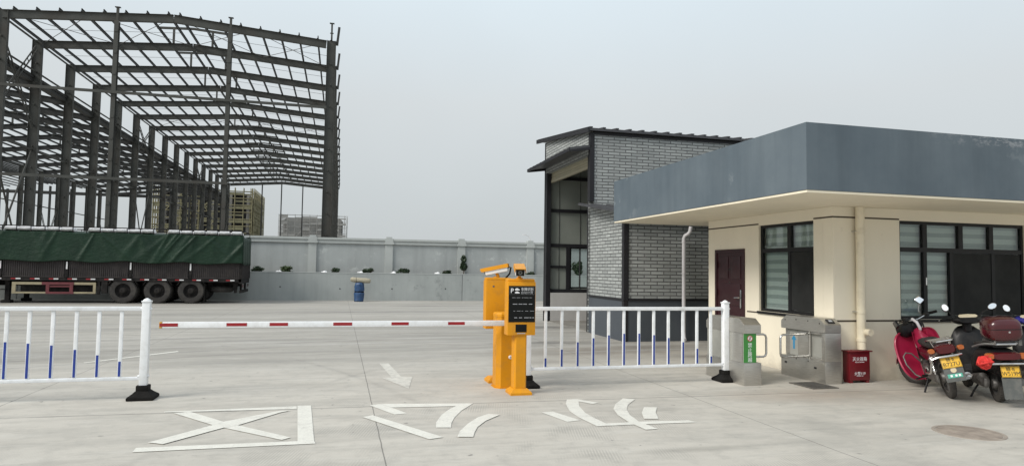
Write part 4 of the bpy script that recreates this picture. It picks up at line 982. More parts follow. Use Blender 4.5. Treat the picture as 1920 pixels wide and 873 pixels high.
def kiosk(label, loc, rz, seed, px=0.0):
    """recognition post, screen on local -Y"""
    t = thing('entry_display_post', label, 'display post', loc, rz)
    m = MB(); m.bevbox(-.20, .20, -.12, .12, 0, .075, .004)
    m = MB(); vs = []
    for z, a, b in ((0.0, .145, .15), (.03, .145, .15), (.075, .10, .105), (.08, .09, .09)): vs += [(-a, -b, z), (a, -b, z), (a, b, z), (-a, b, z)]
    m.add(vs, [(i*4+k, i*4+(k+1) % 4, i*4+4+(k+1) % 4, i*4+4+k) for i in range(3) for k in range(4)]+[(3, 2, 1, 0), (12, 13, 14, 15)]); m.build('base', M['yellow'], t)
    m = MB(); m.prism([(-.085, -.06), (-.065, -.085), (.065, -.085), (.085, -.06), (.085, .08), (-.085, .08)], 'z', .081, .778, Matrix.Translation((px, 0, 0))); m.build('post', M['yellow'], t)
    m = MB(); m.bevbox(-.192, .192, -.105, .09, .78, 1.49, .012); m.bevbox(-.190, .190, -.075, .085, 1.478, 1.53, .022); m.build('housing', M['yellow'], t)
    m = MB(); m.box(-.183, .183, -.109, -.1052, .955, 1.435); s = m.build('screen', M['screen'], t)
    fm = lambda x, z: facing((x, -.1095, z), (0, -1, 0))
    text('lettering', 'P', .085, fm(-.135, 1.372), M['letter_white'], s, bold=.001)
    text('lettering', '车牌识别', .043, fm(.07, 1.392), M['letter_white'], s)
    text('lettering', '自动计费', .043, fm(.07, 1.348), M['letter_grey'], s)
    m = MB()
    for z, k in ((1.388, 1.0), (1.348, .85)):
        m.prism([(-.098, z-.012), (-.035, z-.012), (-.035, z+.0), (-.048, z+.006), (-.06, z+.016*k), (-.082, z+.016*k), (-.098, z+.004)], 'y', -.1112, -.1094)
    m.build('car_symbol', M['letter_white'], s)
    m = MB(); X, Z0, Z1 = .155, 1.322, 1.42
    m.box(-.17, X+.012, -.1105, -.1093, Z1, Z1+.0025); m.box(-.17, X+.012, -.1105, -.1093, Z0-.0025, Z0); m.box(-.1725, -.17, -.1105, -.1093, Z0, Z1); m.box(X+.012, X+.0145, -.1105, -.1093, Z0, Z1); m.build('frame_line', M['letter_dim'], s)
    m = MB(); rnd = random.Random(seed)
    for z, key in ((1.277, 0), (1.19, 1), (1.10, 0), (1.01, 1)):
        x = -.15+rnd.random()*.05
        while x < .15:
            L = rnd.uniform(.02, .07)
            m.box(x, min(x+L, .17), -.1104, -.1093, z, z+(.008 if key else .004)); x += L+rnd.uniform(.008, .03)
    m.build('led_row', M['letter_grey'], s)
    m = MB(); m.bevbox(-.083, .07, -.109, -.1048, .822, .925, .003); m.build('card_window', M['screen'], t)
    m = MB(); m.box(-.06, .05, -.112, -.1048, .802, .812); m.build('slot', M['letter_grey'], t)
    m = MB(); m.lathe([(0, .093), (.013, .093), (.015, .0902)], axis='y', c=(.08, 0, 1.40), n=12); m.build('lock', M['engine'], t)
    return t
KF, KB = (2.36, 8.71, 0), (2.275, 9.68, 0)
kiosk('yellow entry display post with a dark screen facing the camera', KF, 0, 3)
kiosk('yellow exit display post turned away behind the barrier cabinet', KB, pi, 5, -.07)
bullet_camera('bullet_camera', 'yellow topped bullet camera facing forward on the front display post', (KF[0]-.01, KF[1]+.0, 1.531), radians(-12), radians(10), False)
bullet_camera('bullet_camera', 'yellow topped bullet camera seen side on with its black cable on the rear post', (KB[0]-.02, KB[1], 1.531), radians(-112), radians(12), True)

# ------------------------------------------------------------------ turnstiles
def turnstile(label, loc, L, flip, arm_to):
    """pedestrian swing gate; local y runs along the body, x across; passage on local +x (flip=1) or -x"""
    t = thing('turnstile', label, 'turnstile', loc); W = .29; s = flip
    prof = [(0, .76), (L, .76), (L, .885), (L-.13, .975), (.13, .975), (0, .885)]
    bm = bmesh.new()
    a = [bm.verts.new((-W/2, y, z)) for y, z in prof]; b = [bm.verts.new((W/2, y, z)) for y, z in prof]
    bm.faces.new(a); bm.faces.new(b[::-1])
    for i in range(6): bm.faces.new((a[i], a[(i+1) % 6], b[(i+1) % 6], b[i]))
    bmesh.ops.recalc_face_normals(bm, faces=bm.faces); bmesh.ops.bevel(bm, geom=list(bm.edges), offset=.006, segments=2, affect='EDGES')
    m = MB(); m.from_bm(bm, None, True); m.build('head', M['stainless'], t)
    m = MB(); m.bevbox(-W/2, W/2, 0, L, .0, .33, .006); m.build('plinth', M['stainless'], t)
    e0, e1 = (-W/2, W/2-.07) if s > 0 else (-W/2+.07, W/2)
    m = MB(); m.box(e0+.012, e1-.012, .02, L-.02, .331, .759); m.build('centre_panel', M['panel_grey'], t)
    fx = e1 if s > 0 else e0
    for ya, yb in ((.03, .26), (L-.30, L-.03)) if s > 0 else ((.44, L-.03),):
        m = MB(); m.bevbox(min(fx-.012*s, fx+.001*s), max(fx-.012*s, fx+.001*s), ya, yb, .345, .745, .002); m.build('side_panel', M['stainless'], t)
    m = MB()
    if s < 0: m.bevbox(-W/2, W/2, 0, .075, .331, .7585, .006); m.bevbox(-W/2+.03, -W/2+.06, .075, .36, .331, .365, .003); m.bevbox(-W/2+.03, -W/2+.06, .075, .36, .725, .7585, .003)
    else: m.bevbox(-W/2, -W/2+.14, .05, .3, .331, .7585, .006)
    m.build('end_post', M['stainless'], t)
    m = MB()
    for y, z in ((.12, .90), (.38, .92), (.66, .92), (.93, .90), (.38, .30), (.66, .30)):
        m.lathe([(0, -.004), (.010, -.003), (.012, .001)] if s < 0 else [(.012, -.001), (.010, .003), (0, .004)], axis='x', c=(s*W/2, y, z), n=10)
    m.build('screw', M['letter_black'], t)
    m = MB()
    for y in (.22, L-.12): m.box(s*W/2-.003, s*W/2+.003, y-.028, y+.028, .20, .23)
    m.build('sensor_slot', M['black_plastic'], t)
    # swing arm
    yS = arm_to[1]; r = .016; x0 = s*(W/2-.045); x1 = arm_to[0]
    m = MB(); m.tube([(x0, yS, .33), (x0, yS, .765)], .022, 12); sh = m.build('swing_arm', M['stainless'], t)
    c = .05; d = 1 if x1 > x0 else -1; yE = arm_to[2]
    def yy(x): return yS+(yE-yS)*(x-x0)/(x1-x0)
    P = [(x0, yS, .715), (x1-d*c, yy(x1-d*c), .715), (x1-d*c*.3, yy(x1-d*c*.3), .70), (x1, yE, .715-c), (x1, yE, .375+c), (x1-d*c*.3, yy(x1-d*c*.3), .39), (x1-d*c, yy(x1-d*c), .375), (x0, yS, .375)]
    m = MB(); m.tube(P, r, 10); m.build('loop_bar', M['chrome'], sh)
    return t, fx
LT, fx = turnstile('stainless turnstile with a green warning sticker beside the right fence post', (5.93, 8.71, 0), 1.05, 1, (.46, .33, .33))
sg = MB(); sg.box(-.145+.004, .075-.006, .0165, .0195, .335, .757); so_ = sg.build('warning_sticker', M['green_sign'], LT)
for i, ch in enumerate('禁止跨越'):
    text('lettering', ch, .074, facing((-.036, .0162, .590-.071*i), (0, -1, 0)), M['letter_white'], so_)
m = MB(); m.lathe([(0, .0150), (.043, .0150), (.043, .0164)], axis='y', c=(-.036, 0, .688), n=28); dsc = m.build('prohibition_sign', M['letter_white'], so_)
m = MB(); m.lathe([(.036, .0142), (.044, .0142), (.044, .0163), (.036, .0163)], axis='y', c=(-.036, 0, .688), n=28, closed=True); bar(m, (-.064, .0140, .660), (-.008, .0140, .716), .007, .0012, up=(-1, 0, 1)); m.build('red_ring', M['sign_red'], dsc)
m = MB(); T = Matrix.Translation((-.036, .0146, .688))
m.lathe([(0, -.0006), (.007, -.0006), (.007, .0006)], axis='y', c=(-.034, .0146, .712), n=12); m.prism([(-.016, .016), (.016, .012), (.016, .006), (.006, .006), (.005, -.008), (.020, -.022), (.014, -.026), (-.001, -.012), (-.012, -.028), (-.018, -.026), (-.006, -.006), (-.006, .006), (-.016, .008)], 'y', -.0007, .0006, T); m.build('walking_figure', M['letter_black'], dsc)
RT, fx2 = turnstile('stainless turnstile with a blue arrow beside the red fire box', (7.255, 8.62, 0), 1.04, -1, (-.70, .40, .30))
m = MB(); xx = fx2+.010
m.prism([(.90, .345), (.70, .345), (.70, .745), (.90, .745)], 'x', fx2-.0035, fx2-.0015); pan = m.build('arrow_panel', M['panel_grey'], RT)
m = MB(); m.prism([(.78, .44), (.82, .44), (.82, .585), (.86, .585), (.80, .66), (.74, .585), (.78, .585)], 'x', fx2-.006, fx2-.0037); m.build('blue_arrow', M['sky_blue'], pan)
m = MB(); T = facing((0, .065, .934), (0, -.09, .13)); m.bevbox(-.06, .06, -.045, .045, -.004, .010, .004, T); cr_ = m.build('card_reader', M['black_plastic'], RT)
m = MB(); m.box(-.03, .03, -.02, .02, .0101, .012, T); m.build('reader_mark', M['letter_grey'], cr_)

# ------------------------------------------------------------------ fire extinguisher box
fb = thing('fire_extinguisher_box', 'red metal fire extinguisher box with white lettering against the guardhouse wall', 'fire box', (7.755, 8.735, 0))
m = MB(); m.bevbox(-.185, .185, -.085, .06, .04, .47, .004); m.build('body', M['fire_red'], fb)
m = MB(); m.bevbox(-.215, .215, -.11, .062, .471, .49, .004); m.lathe([(0, .498), (.012, .495), (.016, .49)], c=(-.10, -.02, 0), n=10); m.build('lid', M['fire_red'], fb)
m = MB()
for s in (-1, 1): m.box(s*.15-.025, s*.15+.025, -.08, .055, 0, .04)
m.build('foot', M['fire_red'], fb)
for body, z, size in (('灭火器箱', .365, .066), ('火警119', .145, .058)):
    text('lettering', body, size, facing((0, -.0865, z), (0, -1, 0)), M['letter_white'], fb)
for body, z in (('MIE HUO QI XIANG', .315), ('HUO JING 119', .105)):
    text('lettering', body, .019, facing((0, -.0865, z), (0, -1, 0)), M['letter_white'], fb)

# ------------------------------------------------------------------ blue barrel and rolled mat by the wall
bt = thing('plastic_drum', 'dented blue plastic drum standing before the retaining wall', 'drum', (.93, 33.2, 0))
m = MB(); m.lathe([(0, 0), (.21, 0), (.225, .04), (.22, .22), (.235, .38), (.22, .44), (.185, .47), (.215, .50), (.235, .56), (.225, .72), (.23, .82), (.18, .90), (0, .92)], n=20)
rnd = random.Random(4); m.v = [(x*(1+rnd.uniform(-.13, .13)), y*(1+rnd.uniform(-.13, .13)), z+rnd.uniform(-.01, .01)*(z > .02)) for x, y, z in m.v]; m.build('body', M['blue_barrel'], bt)
m = MB(); m.tube([(.215*cos(a), .215*sin(a), .465) for a in [2*pi*k/20 for k in range(20)]], .02, 6, closed=True); m.build('strap', M['black_rubber'], bt)
rt = thing('rolled_mat', 'beige rolled mat lying across the top of the blue drum', 'rolled mat', (.98, 33.2, .91), radians(-4))
m = MB(); m.tube([(-.47, 0, .15), (-.40, 0, .15), (-.2, 0, .12), (.05, 0, .11), (.25, 0, .10), (.43, 0, .085), (.48, 0, .08)], [.08, .115, .125, .115, .125, .11, .07], 16)
m.build('roll', M['mat_beige'], rt)
m = MB(); m.tube([(-.2, 0.128*cos(a), .12+.128*sin(a)) for a in [2*pi*k/16 for k in range(16)]], .008, 5, closed=True); m.build('string', M['stem'], rt)
# ------------------------------------------------------------------ covered semi-trailer
tr = thing('semi_trailer', 'long semi trailer covered with a green tarpaulin, parked along the grey wall', 'trailer', (-4.12, 31.0, 0))
LX = -11.6; WD = 2.5
m = MB()
for y in (.78, 1.72): beam(m, (LX+1.5, y, .88), (-.25, y, .88), .36, .16, .03, .03)
for i in range(14): m.box(LX+.6+.8*i, LX+.7+.8*i, .06, 2.44, .93, 1.03)
m.box(LX, -.02, 0, .10, .92, 1.06); m.box(LX, -.02, 2.4, 2.5, .92, 1.06); m.box(-.12, 0, .0, 2.5, .86, 1.06)
m.build('chassis', M['chassis'], tr)
m = MB(); m.box(LX, -.02, .101, 2.399, 1.031, 1.06); m.build('bed', M['chassis'], tr)
secs = [LX, -9.05, -6.70, -4.35, -2.05, 0]
for y, nm in ((0.0, -1), (WD-.05, 1)):
    for a, b in zip(secs[:-1], secs[1:]):
        m = MB(); n = int((b-a-.16)/.075)
        poly = []
        for i in range(n):
            x = a+.08+(b-a-.16)*i/n; s = (b-a-.16)/n
            poly += [(x, 0), (x+s*.55, 0), (x+s*.6, .022), (x+s*.95, .022)]
        poly = [(x, y+.0+yy) for x, yy in poly]+[(b-.08, y+.05), (a+.08, y+.05)]
        m.prism(poly, 'z', 1.10, 1.74); m.box(a+.08, b-.08, y-.012, y+.055, 1.062, 1.10); m.box(a+.08, b-.08, y-.012, y+.055, 1.742, 1.79)
        m.build('side_board', M['rail_brown'], tr)
for x in secs[1:-1]+[LX+.03, -.03]:
    for y in (-.025, WD-.055):
        m = MB(); m.box(x-.055, x+.055, y, y+.08, 1.063, 1.80); p = m.build('stake_post', M['chassis'], tr)
        if y < 1 and LX+.1 < x < -.1:
            m = MB(); m.box(x-.028, x+.028, y-.004, y-.001, 1.40, 1.70); m.build('reflector', M['bag_white'], p)
m = MB(); m.box(-.045, .0, .06, 2.44, 1.07, 1.80)
for i in range(9): m.box(.0, .02, .15+.27*i, .22+.27*i, 1.08, 1.79)
m.build('tailboard', M['rail_brown'], tr)
for i in range(17):                                    # red and white reflective tape on the bed edge
    x = LX+.25+.67*i; m = MB(); m.box(x, x+.17, -.004, -.001, .975, 1.02); m.build('red_tape', M['red_tape'], tr)
    m = MB(); m.box(x+.17, x+.34, -.004, -.001, .975, 1.02); m.build('white_tape', M['bag_white'], tr)
# tarpaulin: hanging side with folds
def tarp_side(y0, out, x0, x1, seed):
    rnd = random.Random(seed); NX, NZ = 430, 34; m = MB(); vs = []
    folds = [(rnd.uniform(x0, x1), rnd.uniform(-1.3, 1.3), rnd.uniform(.06, .18), rnd.uniform(.012, .040), rnd.uniform(0, .6)) for _ in range(44)]
    zt, zb = 2.93, 1.74
    for i in range(NX+1):
        x = x0+(x1-x0)*i/NX; sag = .05*abs(sin(x*1.37))+.025*sin(x*3.1)
        for j in range(NZ+1):
            v = j/NZ; z = zb-sag*.9+(zt-zb-.06*abs(sin(x*1.34+.4))+sag*.9)*v
            d = .02+.05*(1-v)**1.3
            for (fx, sl, wd, am, v0) in folds:
                q = (x-fx-sl*(v-.5))/(wd*(1.6-v)); d += am*math.exp(-q*q)*max(0, min(1, (1.15-abs(v-.5-v0*.3))))
            vs.append((x, y0-out*d, z))
        vs.append((x, y0+out*.28, zt+.03))
    W_ = NZ+2
    m.add(vs, [(i*W_+j, (i+1)*W_+j, (i+1)*W_+j+1, i*W_+j+1) for i in range(NX) for j in range(NZ+1)], True)
    o = m.build('tarpaulin', M['tarp'], tr); s = o.modifiers.new('thickness', 'SOLIDIFY'); s.thickness = .012; return o
tarp_side(-.03, 1, LX, .02, 5); tarp_side(WD+.03, -1, LX, .02, 6)
m = MB(); vs = []
for i in range(31):
    y = -.08+2.66*i/30
    for j in range(10): v = j/9; vs.append((.012+.012*sin(y*9+v*2)+.02*(1-v), y, 1.70+1.22*v-.05*abs(sin(y*3))))
m.add(vs, [(i*10+j, (i+1)*10+j, (i+1)*10+j+1, i*10+j+1) for i in range(30) for j in range(9)], True)
o = m.build('tarpaulin', M['tarp'], tr); s = o.modifiers.new('thickness', 'SOLIDIFY'); s.thickness = .012
m = MB()
for y in (.02, WD-.02): m.tube([(LX, y, 3.13), (.0, y, 3.13)], .022, 6)
m.tube([(-.02, .02, 3.13), (-.02, 2.48, 3.13)], .022, 6)
for i in range(24):
    for y in (.02, WD-.02): m.tube([(LX+.02+.502*i, y, 1.8), (LX+.02+.502*i, y, 3.13)], .016, 5)
m.build('top_rail', M['chassis'], tr)
gaps = (4, 5, 10, 16)
rnd = random.Random(11); k = 0
for i in range(23):                                   # pale sacks stacked to the top of the rack
    if i in (4, 10, 16): continue
    xx = -4.12+LX+.02+.502*i+.25; h = .095+rnd.uniform(0, .03)
    mm = MB(); mm.loft([(-.235, 0, .2, -.05, h*.5), (-.19, 0, .3, -.06, h*.95), (0, 0, .33, -.07, h), (.19, 0, .3, -.06, h*.95), (.235, 0, .2, -.05, h*.5)], 14, 2.4)
    tag(mm.build('cargo_sack', M['bag_white'], None, (xx, 31.345, 3.01)), 'pale sack lying in the row along the top of the green covered trailer', 'sack', 'sacks along the trailer top')
mm = MB(); mm.box(LX+.1, -.12, .62, 2.3, 1.07, 2.98); mm.build('load', M['bag_white'], tr)
# running gear
def truck_wheel(x, y, parent, outer):
    s = -1 if outer < 0 else 1
    w = MB(); w.lathe([(.30, -.13), (.42, -.14), (.49, -.135), (.515, -.10), (.525, -.05), (.525, .05), (.515, .10), (.49, .135), (.42, .14), (.30, .13)], axis='y', n=40)
    for k in range(40):
        a = 2*pi*k/40; T = Matrix.Rotation(a, 4, 'Y'); w.box(-.016, .016, -.115, -.03, .518, .534, T); T2 = Matrix.Rotation(a+.08, 4, 'Y'); w.box(-.016, .016, .03, .115, .518, .534, T2)
    t = w.build('wheel', M['tyre'], parent, (x, y, .53))
    r = MB(); r.lathe([(.302, s*.125), (.30, s*.06), (.25, s*.03), (.17, s*.05), (.15, s*.05), (.14, s*.10), (.10, s*.11), (.09, s*.15), (0, s*.155)], axis='y', n=32)
    for k in range(10):
        a = 2*pi*k/10; r.tube([(.19*cos(a), s*.04, .19*sin(a)), (.19*cos(a), s*.075, .19*sin(a))], .016, 6)
    r.build('rim', M['chassis'], t); return t
for x in (-4.62, -3.31, -2.01):
    for y, o in ((.16, -1), (.50, 1), (2.0, -1), (2.34, 1)): truck_wheel(x, y, tr, o)
    m = MB(); m.tube([(x, .4, .53), (x, 2.1, .53)], .09, 12); m.build('axle', M['chassis'], tr)
    m = MB(); vs = []; n = 14
    for i in range(n+1):
        a = radians(25)+radians(130)*i/n
        for y in (.0, .62): vs.append((x+.62*cos(a), y, .52+.60*sin(a)))
    m.add(vs, [(2*i, 2*i+2, 2*i+3, 2*i+1) for i in range(n)], True); o = m.build('mudguard', M['chassis'], tr); s = o.modifiers.new('thickness', 'SOLIDIFY'); s.thickness = .02
    m = MB(); m.box(x-.5, x+.5, .72, .82, .62, .68); m.box(x+.55, x+.75, .66, .86, .45, .9); m.build('leaf_spring', M['chassis'], tr)
m = MB(); m.lathe([(.2, -.12), (.42, -.13), (.50, -.06), (.50, .06), (.42, .13), (.2, .12)], axis='z', c=(-.92, .85, .60), n=28, closed=True); m.build('spare_tyre', M['tyre'], tr)
m = MB(); m.box(-1.5, -1.46, .05, .5, .06, .78); m.prism([(-1.46, .10), (-1.30, .35), (-1.34, .50), (-1.44, .6)], 'y', .12, .20); m.build('mud_flap', M['black_rubber'], tr)
m = MB(); m.box(-.10, -.02, .1, 2.4, .45, .57); m.box(-.14, -.06, .55, .65, .5, .9); m.box(-.14, -.06, 1.85, 1.95, .5, .9); m.prism([(-.32, .45), (-.22, .45), (-.18, .9), (-.38, .9)], 'y', .25, .35); m.build('rear_bumper', M['chassis'], tr)
m = MB()
for y in (.3, 1.95): m.box(-.005, .02, y, y+.28, .70, .82)
m.build('tail_lamp', M['tail_red'], tr)
# side underrun guard
X0, X1 = -8.62, -5.62
m = MB(); m.box(X0, X1, .0, .05, .76, .86); m.box(X0, X1, .0, .05, .40, .47); m.box(X0, X0+.13, .001, .049, .471, .759); m.box(X1-.1, X1, .001, .049, .471, .759)
m.build('side_guard', M['guard_cream'], tr)
m = MB(); m.box(X0+1.05, X0+2.2, -.012, -.001, .755, .865); m.box(X0+1.2, X0+1.32, -.012, .048, .42, .754); m.box(X0+2.05, X0+2.17, -.012, .048, .42, .754); m.box(X0+1.2, X0+2.2, -.013, -.001, .39, .475); m.box(X0+1.32, X0+2.05, .0, .04, .66, .72); m.build('guard_patch', M['guard_red'], tr)
m = MB(); m.bevbox(X0+.2, X1-.2, .25, .75, .45, .80, .03); m.build('tool_box', M['chassis'], tr)
m = MB(); m.box(X1+.05, X1+.15, .02, .1, .38, .95); m.box(X1+.2, X1+.42, .02, .12, .42, .95); m.build('guard_post', M['chassis'], tr)
for y in (.35, 2.05):
    m = MB(); m.box(X0-.38, X0-.22, y, y+.16, .121, .95); m.box(X0-.45, X0-.15, y-.08, y+.24, 0, .125)
    if y < 1: m.tube([(X0-.30, .35, .55), (X0-.62, .12, .55), (X0-.62, .12, .30)], .02, 6)
    m.build('landing_leg', M['chassis'], tr)
m = MB(); m.prism([(LX, .95), (X0-.5, .95), (X0-.9, .70), (X0-1.5, .78), (LX, .86)], 'y', .15, 2.35); m.build('gooseneck', M['chassis'], tr)

# ------------------------------------------------------------------ two-wheelers (local x forward, y left, z up, origin under the rear axle)
def moto_wheel(x, R, wd, parent, spokes, name):
    m = MB(); r0 = R-wd*.95
    m.lathe([(r0, -wd*.34), (R-wd*.45, -wd*.5), (R-wd*.12, -wd*.38), (R, 0), (R-wd*.12, wd*.38), (R-wd*.45, wd*.5), (r0, wd*.34)], axis='y', n=36)
    for k in range(36):
        T = Matrix.Rotation(2*pi*k/36, 4, 'Y'); m.box(-.007, .007, -wd*.36, -wd*.10, R-wd*.12, R-.004, T); m.box(.004, .016, wd*.10, wd*.36, R-wd*.12, R-.004, T)
    w_ = m.build(name, M['tyre'], parent, (x, 0, R))
    m = MB(); m.lathe([(r0+.002, -wd*.33), (r0-.02, -wd*.30), (r0-.022, 0), (r0-.02, wd*.30), (r0+.002, wd*.33)], axis='y', n=36)
    m.lathe([(0, -.06), (.055, -.06), (.07, -.04), (.07, .04), (.055, .06), (0, .06)], axis='y', n=20)
    for k in range(spokes):
        a = 2*pi*k/spokes; T = Matrix.Rotation(a, 4, 'Y'); m.box(-.016, .016, -.014, .014, .06, r0-.015, T)
    m.build('rim', M['rim'], w_); return w_
def plate(parent, loc, normal, l1, l2, w=.22, h=.14):
    T = facing(loc, normal)
    m = MB(); m.bevbox(-w/2, w/2, -h/2, h/2, -.002, .002, .0018, T); p = m.build('number_plate', M['plate_yellow'], parent)
    m = MB(); b = .003
    for a in ((-w/2+.004, w/2-.004, h/2-.008, h/2-.005), (-w/2+.004, w/2-.004, -h/2+.005, -h/2+.008), (-w/2+.004, -w/2+.007, -h/2+.008, h/2-.008), (w/2-.007, w/2-.004, -h/2+.008, h/2-.008)): m.box(a[0], a[1], a[2], a[3], .0021, .0029, T)
    m.build('border', M['letter_black'], p)
    text('lettering', l1, .054, T @ Matrix.Translation((0, h*.26, .0028)), M['letter_black'], p)
    text('lettering', l2, .074, T @ Matrix.Translation((0, -h*.17, .0028)), M['letter_black'], p, xs=.80 if 'W' in l2 else .98)
    return p

# --- red motorcycle
mo = thing('motorcycle', 'red motorcycle with wide leg shields leaning on its side stand by the guardhouse', 'motorcycle', (8.10, 7.38, 0), rot=(radians(-13), 0, radians(57)), group='two-wheelers parked by the guardhouse')
STEER = Matrix.Translation((1.03, 0, 0)) @ Matrix.Rotation(radians(38), 4, 'Z') @ Matrix.Translation((-1.03, 0, 0))
def steer(m): m.v = [tuple(STEER @ Vector(v)) for v in m.v]; return m
moto_wheel(0, .285, .085, mo, 6, 'rear_wheel'); fw_ = moto_wheel(1.20, .285, .07, mo, 6, 'front_wheel')
fw_.location = STEER @ Vector((1.20, 0, .285)); fw_.rotation_euler = (0, 0, radians(38))
m = MB()
m.tube([(1.02, 0, .88), (.95, 0, .70), (.75, 0, .48), (.42, 0, .38), (.18, 0, .40)], .03, 8)
for s in (-1, 1):
    m.tube([(.42, s*.08, .38), (.0, s*.10, .285)], .02, 8); m.tube([(.62, s*.07, .58), (.2, s*.09, .62), (-.28, s*.07, .68)], .018, 8); m.tube([(.30, s*.09, .36), (.25, s*.09, .62)], .016, 8)
m.build('frame', M['scooter_black'], mo)
m = MB()
for s in (-1, 1):
    m.tube([(-.02, s*.115, .30), (.02, s*.115, .60)], .014, 8)
    m.tube([(-.014+.004*k, s*.115, .37+.02*k) for k in range(11)], [.03 if k % 2 else .022 for k in range(11)], 10)
m.build('shock_absorber', M['chrome'], mo)
m = MB()
for s in (-1, 1): m.tube([(1.20, s*.075, .285), (1.10, s*.075, .60), (1.03, s*.06, .86)], .02, 8)
steer(m).build('fork', M['rim'], mo)
m = MB(); vs = []
for i in range(13):
    a = radians(10)+radians(140)*i/12
    for j in range(7):
        b = -1+2*j/6; vs.append((1.20+(.315-.03*b*b)*cos(a), .06*b, .285+(.315-.03*b*b)*sin(a)))
m.add(vs, [(i*7+j, (i+1)*7+j, (i+1)*7+j+1, i*7+j+1) for i in range(12) for j in range(6)], True)
o = steer(m).build('front_mudguard', M['moto_red'], mo); s = o.modifiers.new('thickness', 'SOLIDIFY'); s.thickness = .004
m = MB(); m.bevbox(.36, .62, -.10, .10, .24, .42, .03); m.tube([(.58, 0, .33), (.85, 0, .36)], [.075, .065], 14)
for k in range(6): m.lathe([(.04, .62+.035*k), (.088, .62+.035*k), (.088, .632+.035*k), (.04, .632+.035*k)], axis='x', c=(0, 0, .34), n=16)
m.lathe([(0, .135), (.07, .132), (.085, .10), (.085, .08)], axis='y', c=(.48, 0, .32), n=18); m.lathe([(.085, -.08), (.085, -.10), (.07, -.132), (0, -.135)], axis='y', c=(.48, 0, .32), n=18)
m.build('engine', M['engine'], mo)
m = MB(); m.tube([(.85, -.05, .32), (.70, -.14, .22), (.35, -.16, .22), (.1, -.17, .26), (-.35, -.17, .33)], [.018, .018, .02, .042, .046], 12); m.build('exhaust', M['chrome'], mo)
m = MB(); m.bevbox(-.10, .42, .10, .135, .23, .345, .02); m.build('chain_case', M['engine'], mo)
# bodywork
m = MB(); m.loft([(1.0, 0, .06, .72, .90), (.90, 0, .085, .60, .86), (.74, 0, .10, .54, .80), (.58, 0, .115, .52, .77), (.45, 0, .12, .50, .74)], 18, 2.4); m.build('tank_cover', M['moto_red'], mo)
m = MB(); m.loft([(.50, 0, .135, .50, .71), (.30, 0, .14, .47, .69), (.05, 0, .13, .52, .69), (-.20, 0, .11, .60, .71), (-.32, 0, .095, .64, .72)], 18, 2.6); m.build('side_cover', M['moto_dkred'], mo)
m = MB(); m.loft([(.60, 0, .07, .72, .775), (.48, 0, .125, .70, .79), (.25, 0, .14, .69, .785), (.0, 0, .14, .69, .80), (-.14, 0, .12, .70, .80), (-.20, 0, .08, .72, .78)], 18, 2.8); m.build('seat', M['seat'], mo)
def leg_shield(s):
    NU, NV = 14, 26; vs = []; zc, hz = .485, .355
    for j in range(NV+1):
        t = -math.cos(pi*j/NV); n = 3.0 if t < 0 else 4.5
        ym = .06+(.33 if s > 0 else .20)*(max(0, 1-abs(t)**n))**(1/n)*(1-.10*(t-.1)**2)
        z = zc+hz*t
        for i in range(NU+1):
            u = i/NU; y = .06+(ym-.06)*u
            x = 1.02-.10*y/.4-.9*max(0, y-.05)**2-.20*((1-t)/2)**1.6*(.5+.9*y/.4)+.02*cos(t*2.5)-.025*math.exp(-((u-.93)/.06)**2)
            vs.append((x, s*y, z+.03*u))
    m = MB(); W_ = NU+1
    m.add(vs, [(j*W_+i, j*W_+i+1, (j+1)*W_+i+1, (j+1)*W_+i) for j in range(NV) for i in range(NU)], True)
    vs2 = []
    for j in range(NV+1):                                  # inner wing running back to the engine
        c0 = vs[j*W_]; q_ = .5+.5*j/NV
        for q in range(4): vs2.append((c0[0]-.07*q*q_, c0[1]+s*.012*q, c0[2]+.006*q))
    m.add(vs2, [(j*4+q, (j+1)*4+q, (j+1)*4+q+1, j*4+q+1) for j in range(NV) for q in range(3)], True)
    b = m.build('leg_shield', M['moto_red'], mo); md = b.modifiers.new('thickness', 'SOLIDIFY'); md.thickness = .008
    m = MB(); m.tube([(.74, s*.10, .42), (.72, s*.20, .56), (.72, s*.27, .58), (.71, s*.315, .53), (.66, s*.31, .42), (.60, s*.24, .27), (.57, s*.18, .225), (.55, s*.08, .22)], .011, 10); m.build('crash_bar', M['rim'], mo)
leg_shield(1); leg_shield(-1)
m = MB(); m.loft([(1.20, 0, .07, .84, .96), (1.14, 0, .12, .80, 1.0), (1.04, 0, .13, .82, 1.0), (.97, 0, .09, .86, .97)], 18, 2.6); hc_ = steer(m).build('headlight_cowl', M['scooter_black'], mo)
m = MB(); m.lathe([(0, 1.215), (.055, 1.212), (.065, 1.19)], axis='x', c=(0, 0, .90), n=18); steer(m).build('headlight', M['glass'], hc_)
m = MB(); m.loft([(.98, .16, .07, .80, .97), (1.02, .17, .11, .77, .99), (1.12, .17, .11, .79, .98), (1.16, .17, .07, .82, .96)], 16, 3); steer(m).build('front_pouch', M['scooter_black'], mo)
m = MB(); m.tube([(.88, .36, 1.0), (.94, .28, 1.03), (1.01, .09, 1.0), (1.01, -.09, 1.0), (.96, -.26, 1.05), (.91, -.34, 1.06)], .013, 8); hb = steer(m).build('handlebar', M['chrome'], mo)
for P_ in ([(.87, .375, .995), (.935, .285, 1.028)], [(.895, -.365, 1.06), (.955, -.27, 1.052)]):
    m = MB(); m.tube(P_, .021, 10); steer(m).build('grip', M['black_rubber'], hb)
for s, P_ in ((1, [(.98, .13, 1.02), (1.02, .24, 1.035), (.99, .33, 1.02)]), (-1, [(.99, -.13, 1.03), (1.03, -.25, 1.06), (1.0, -.33, 1.06)])):
    m = MB(); m.tube(P_, .006, 6); m.bevbox(.93, 1.0, s*.22-.03, s*.22+.03, 1.015, 1.065, .01); steer(m).build('lever', M['scooter_black'], hb)
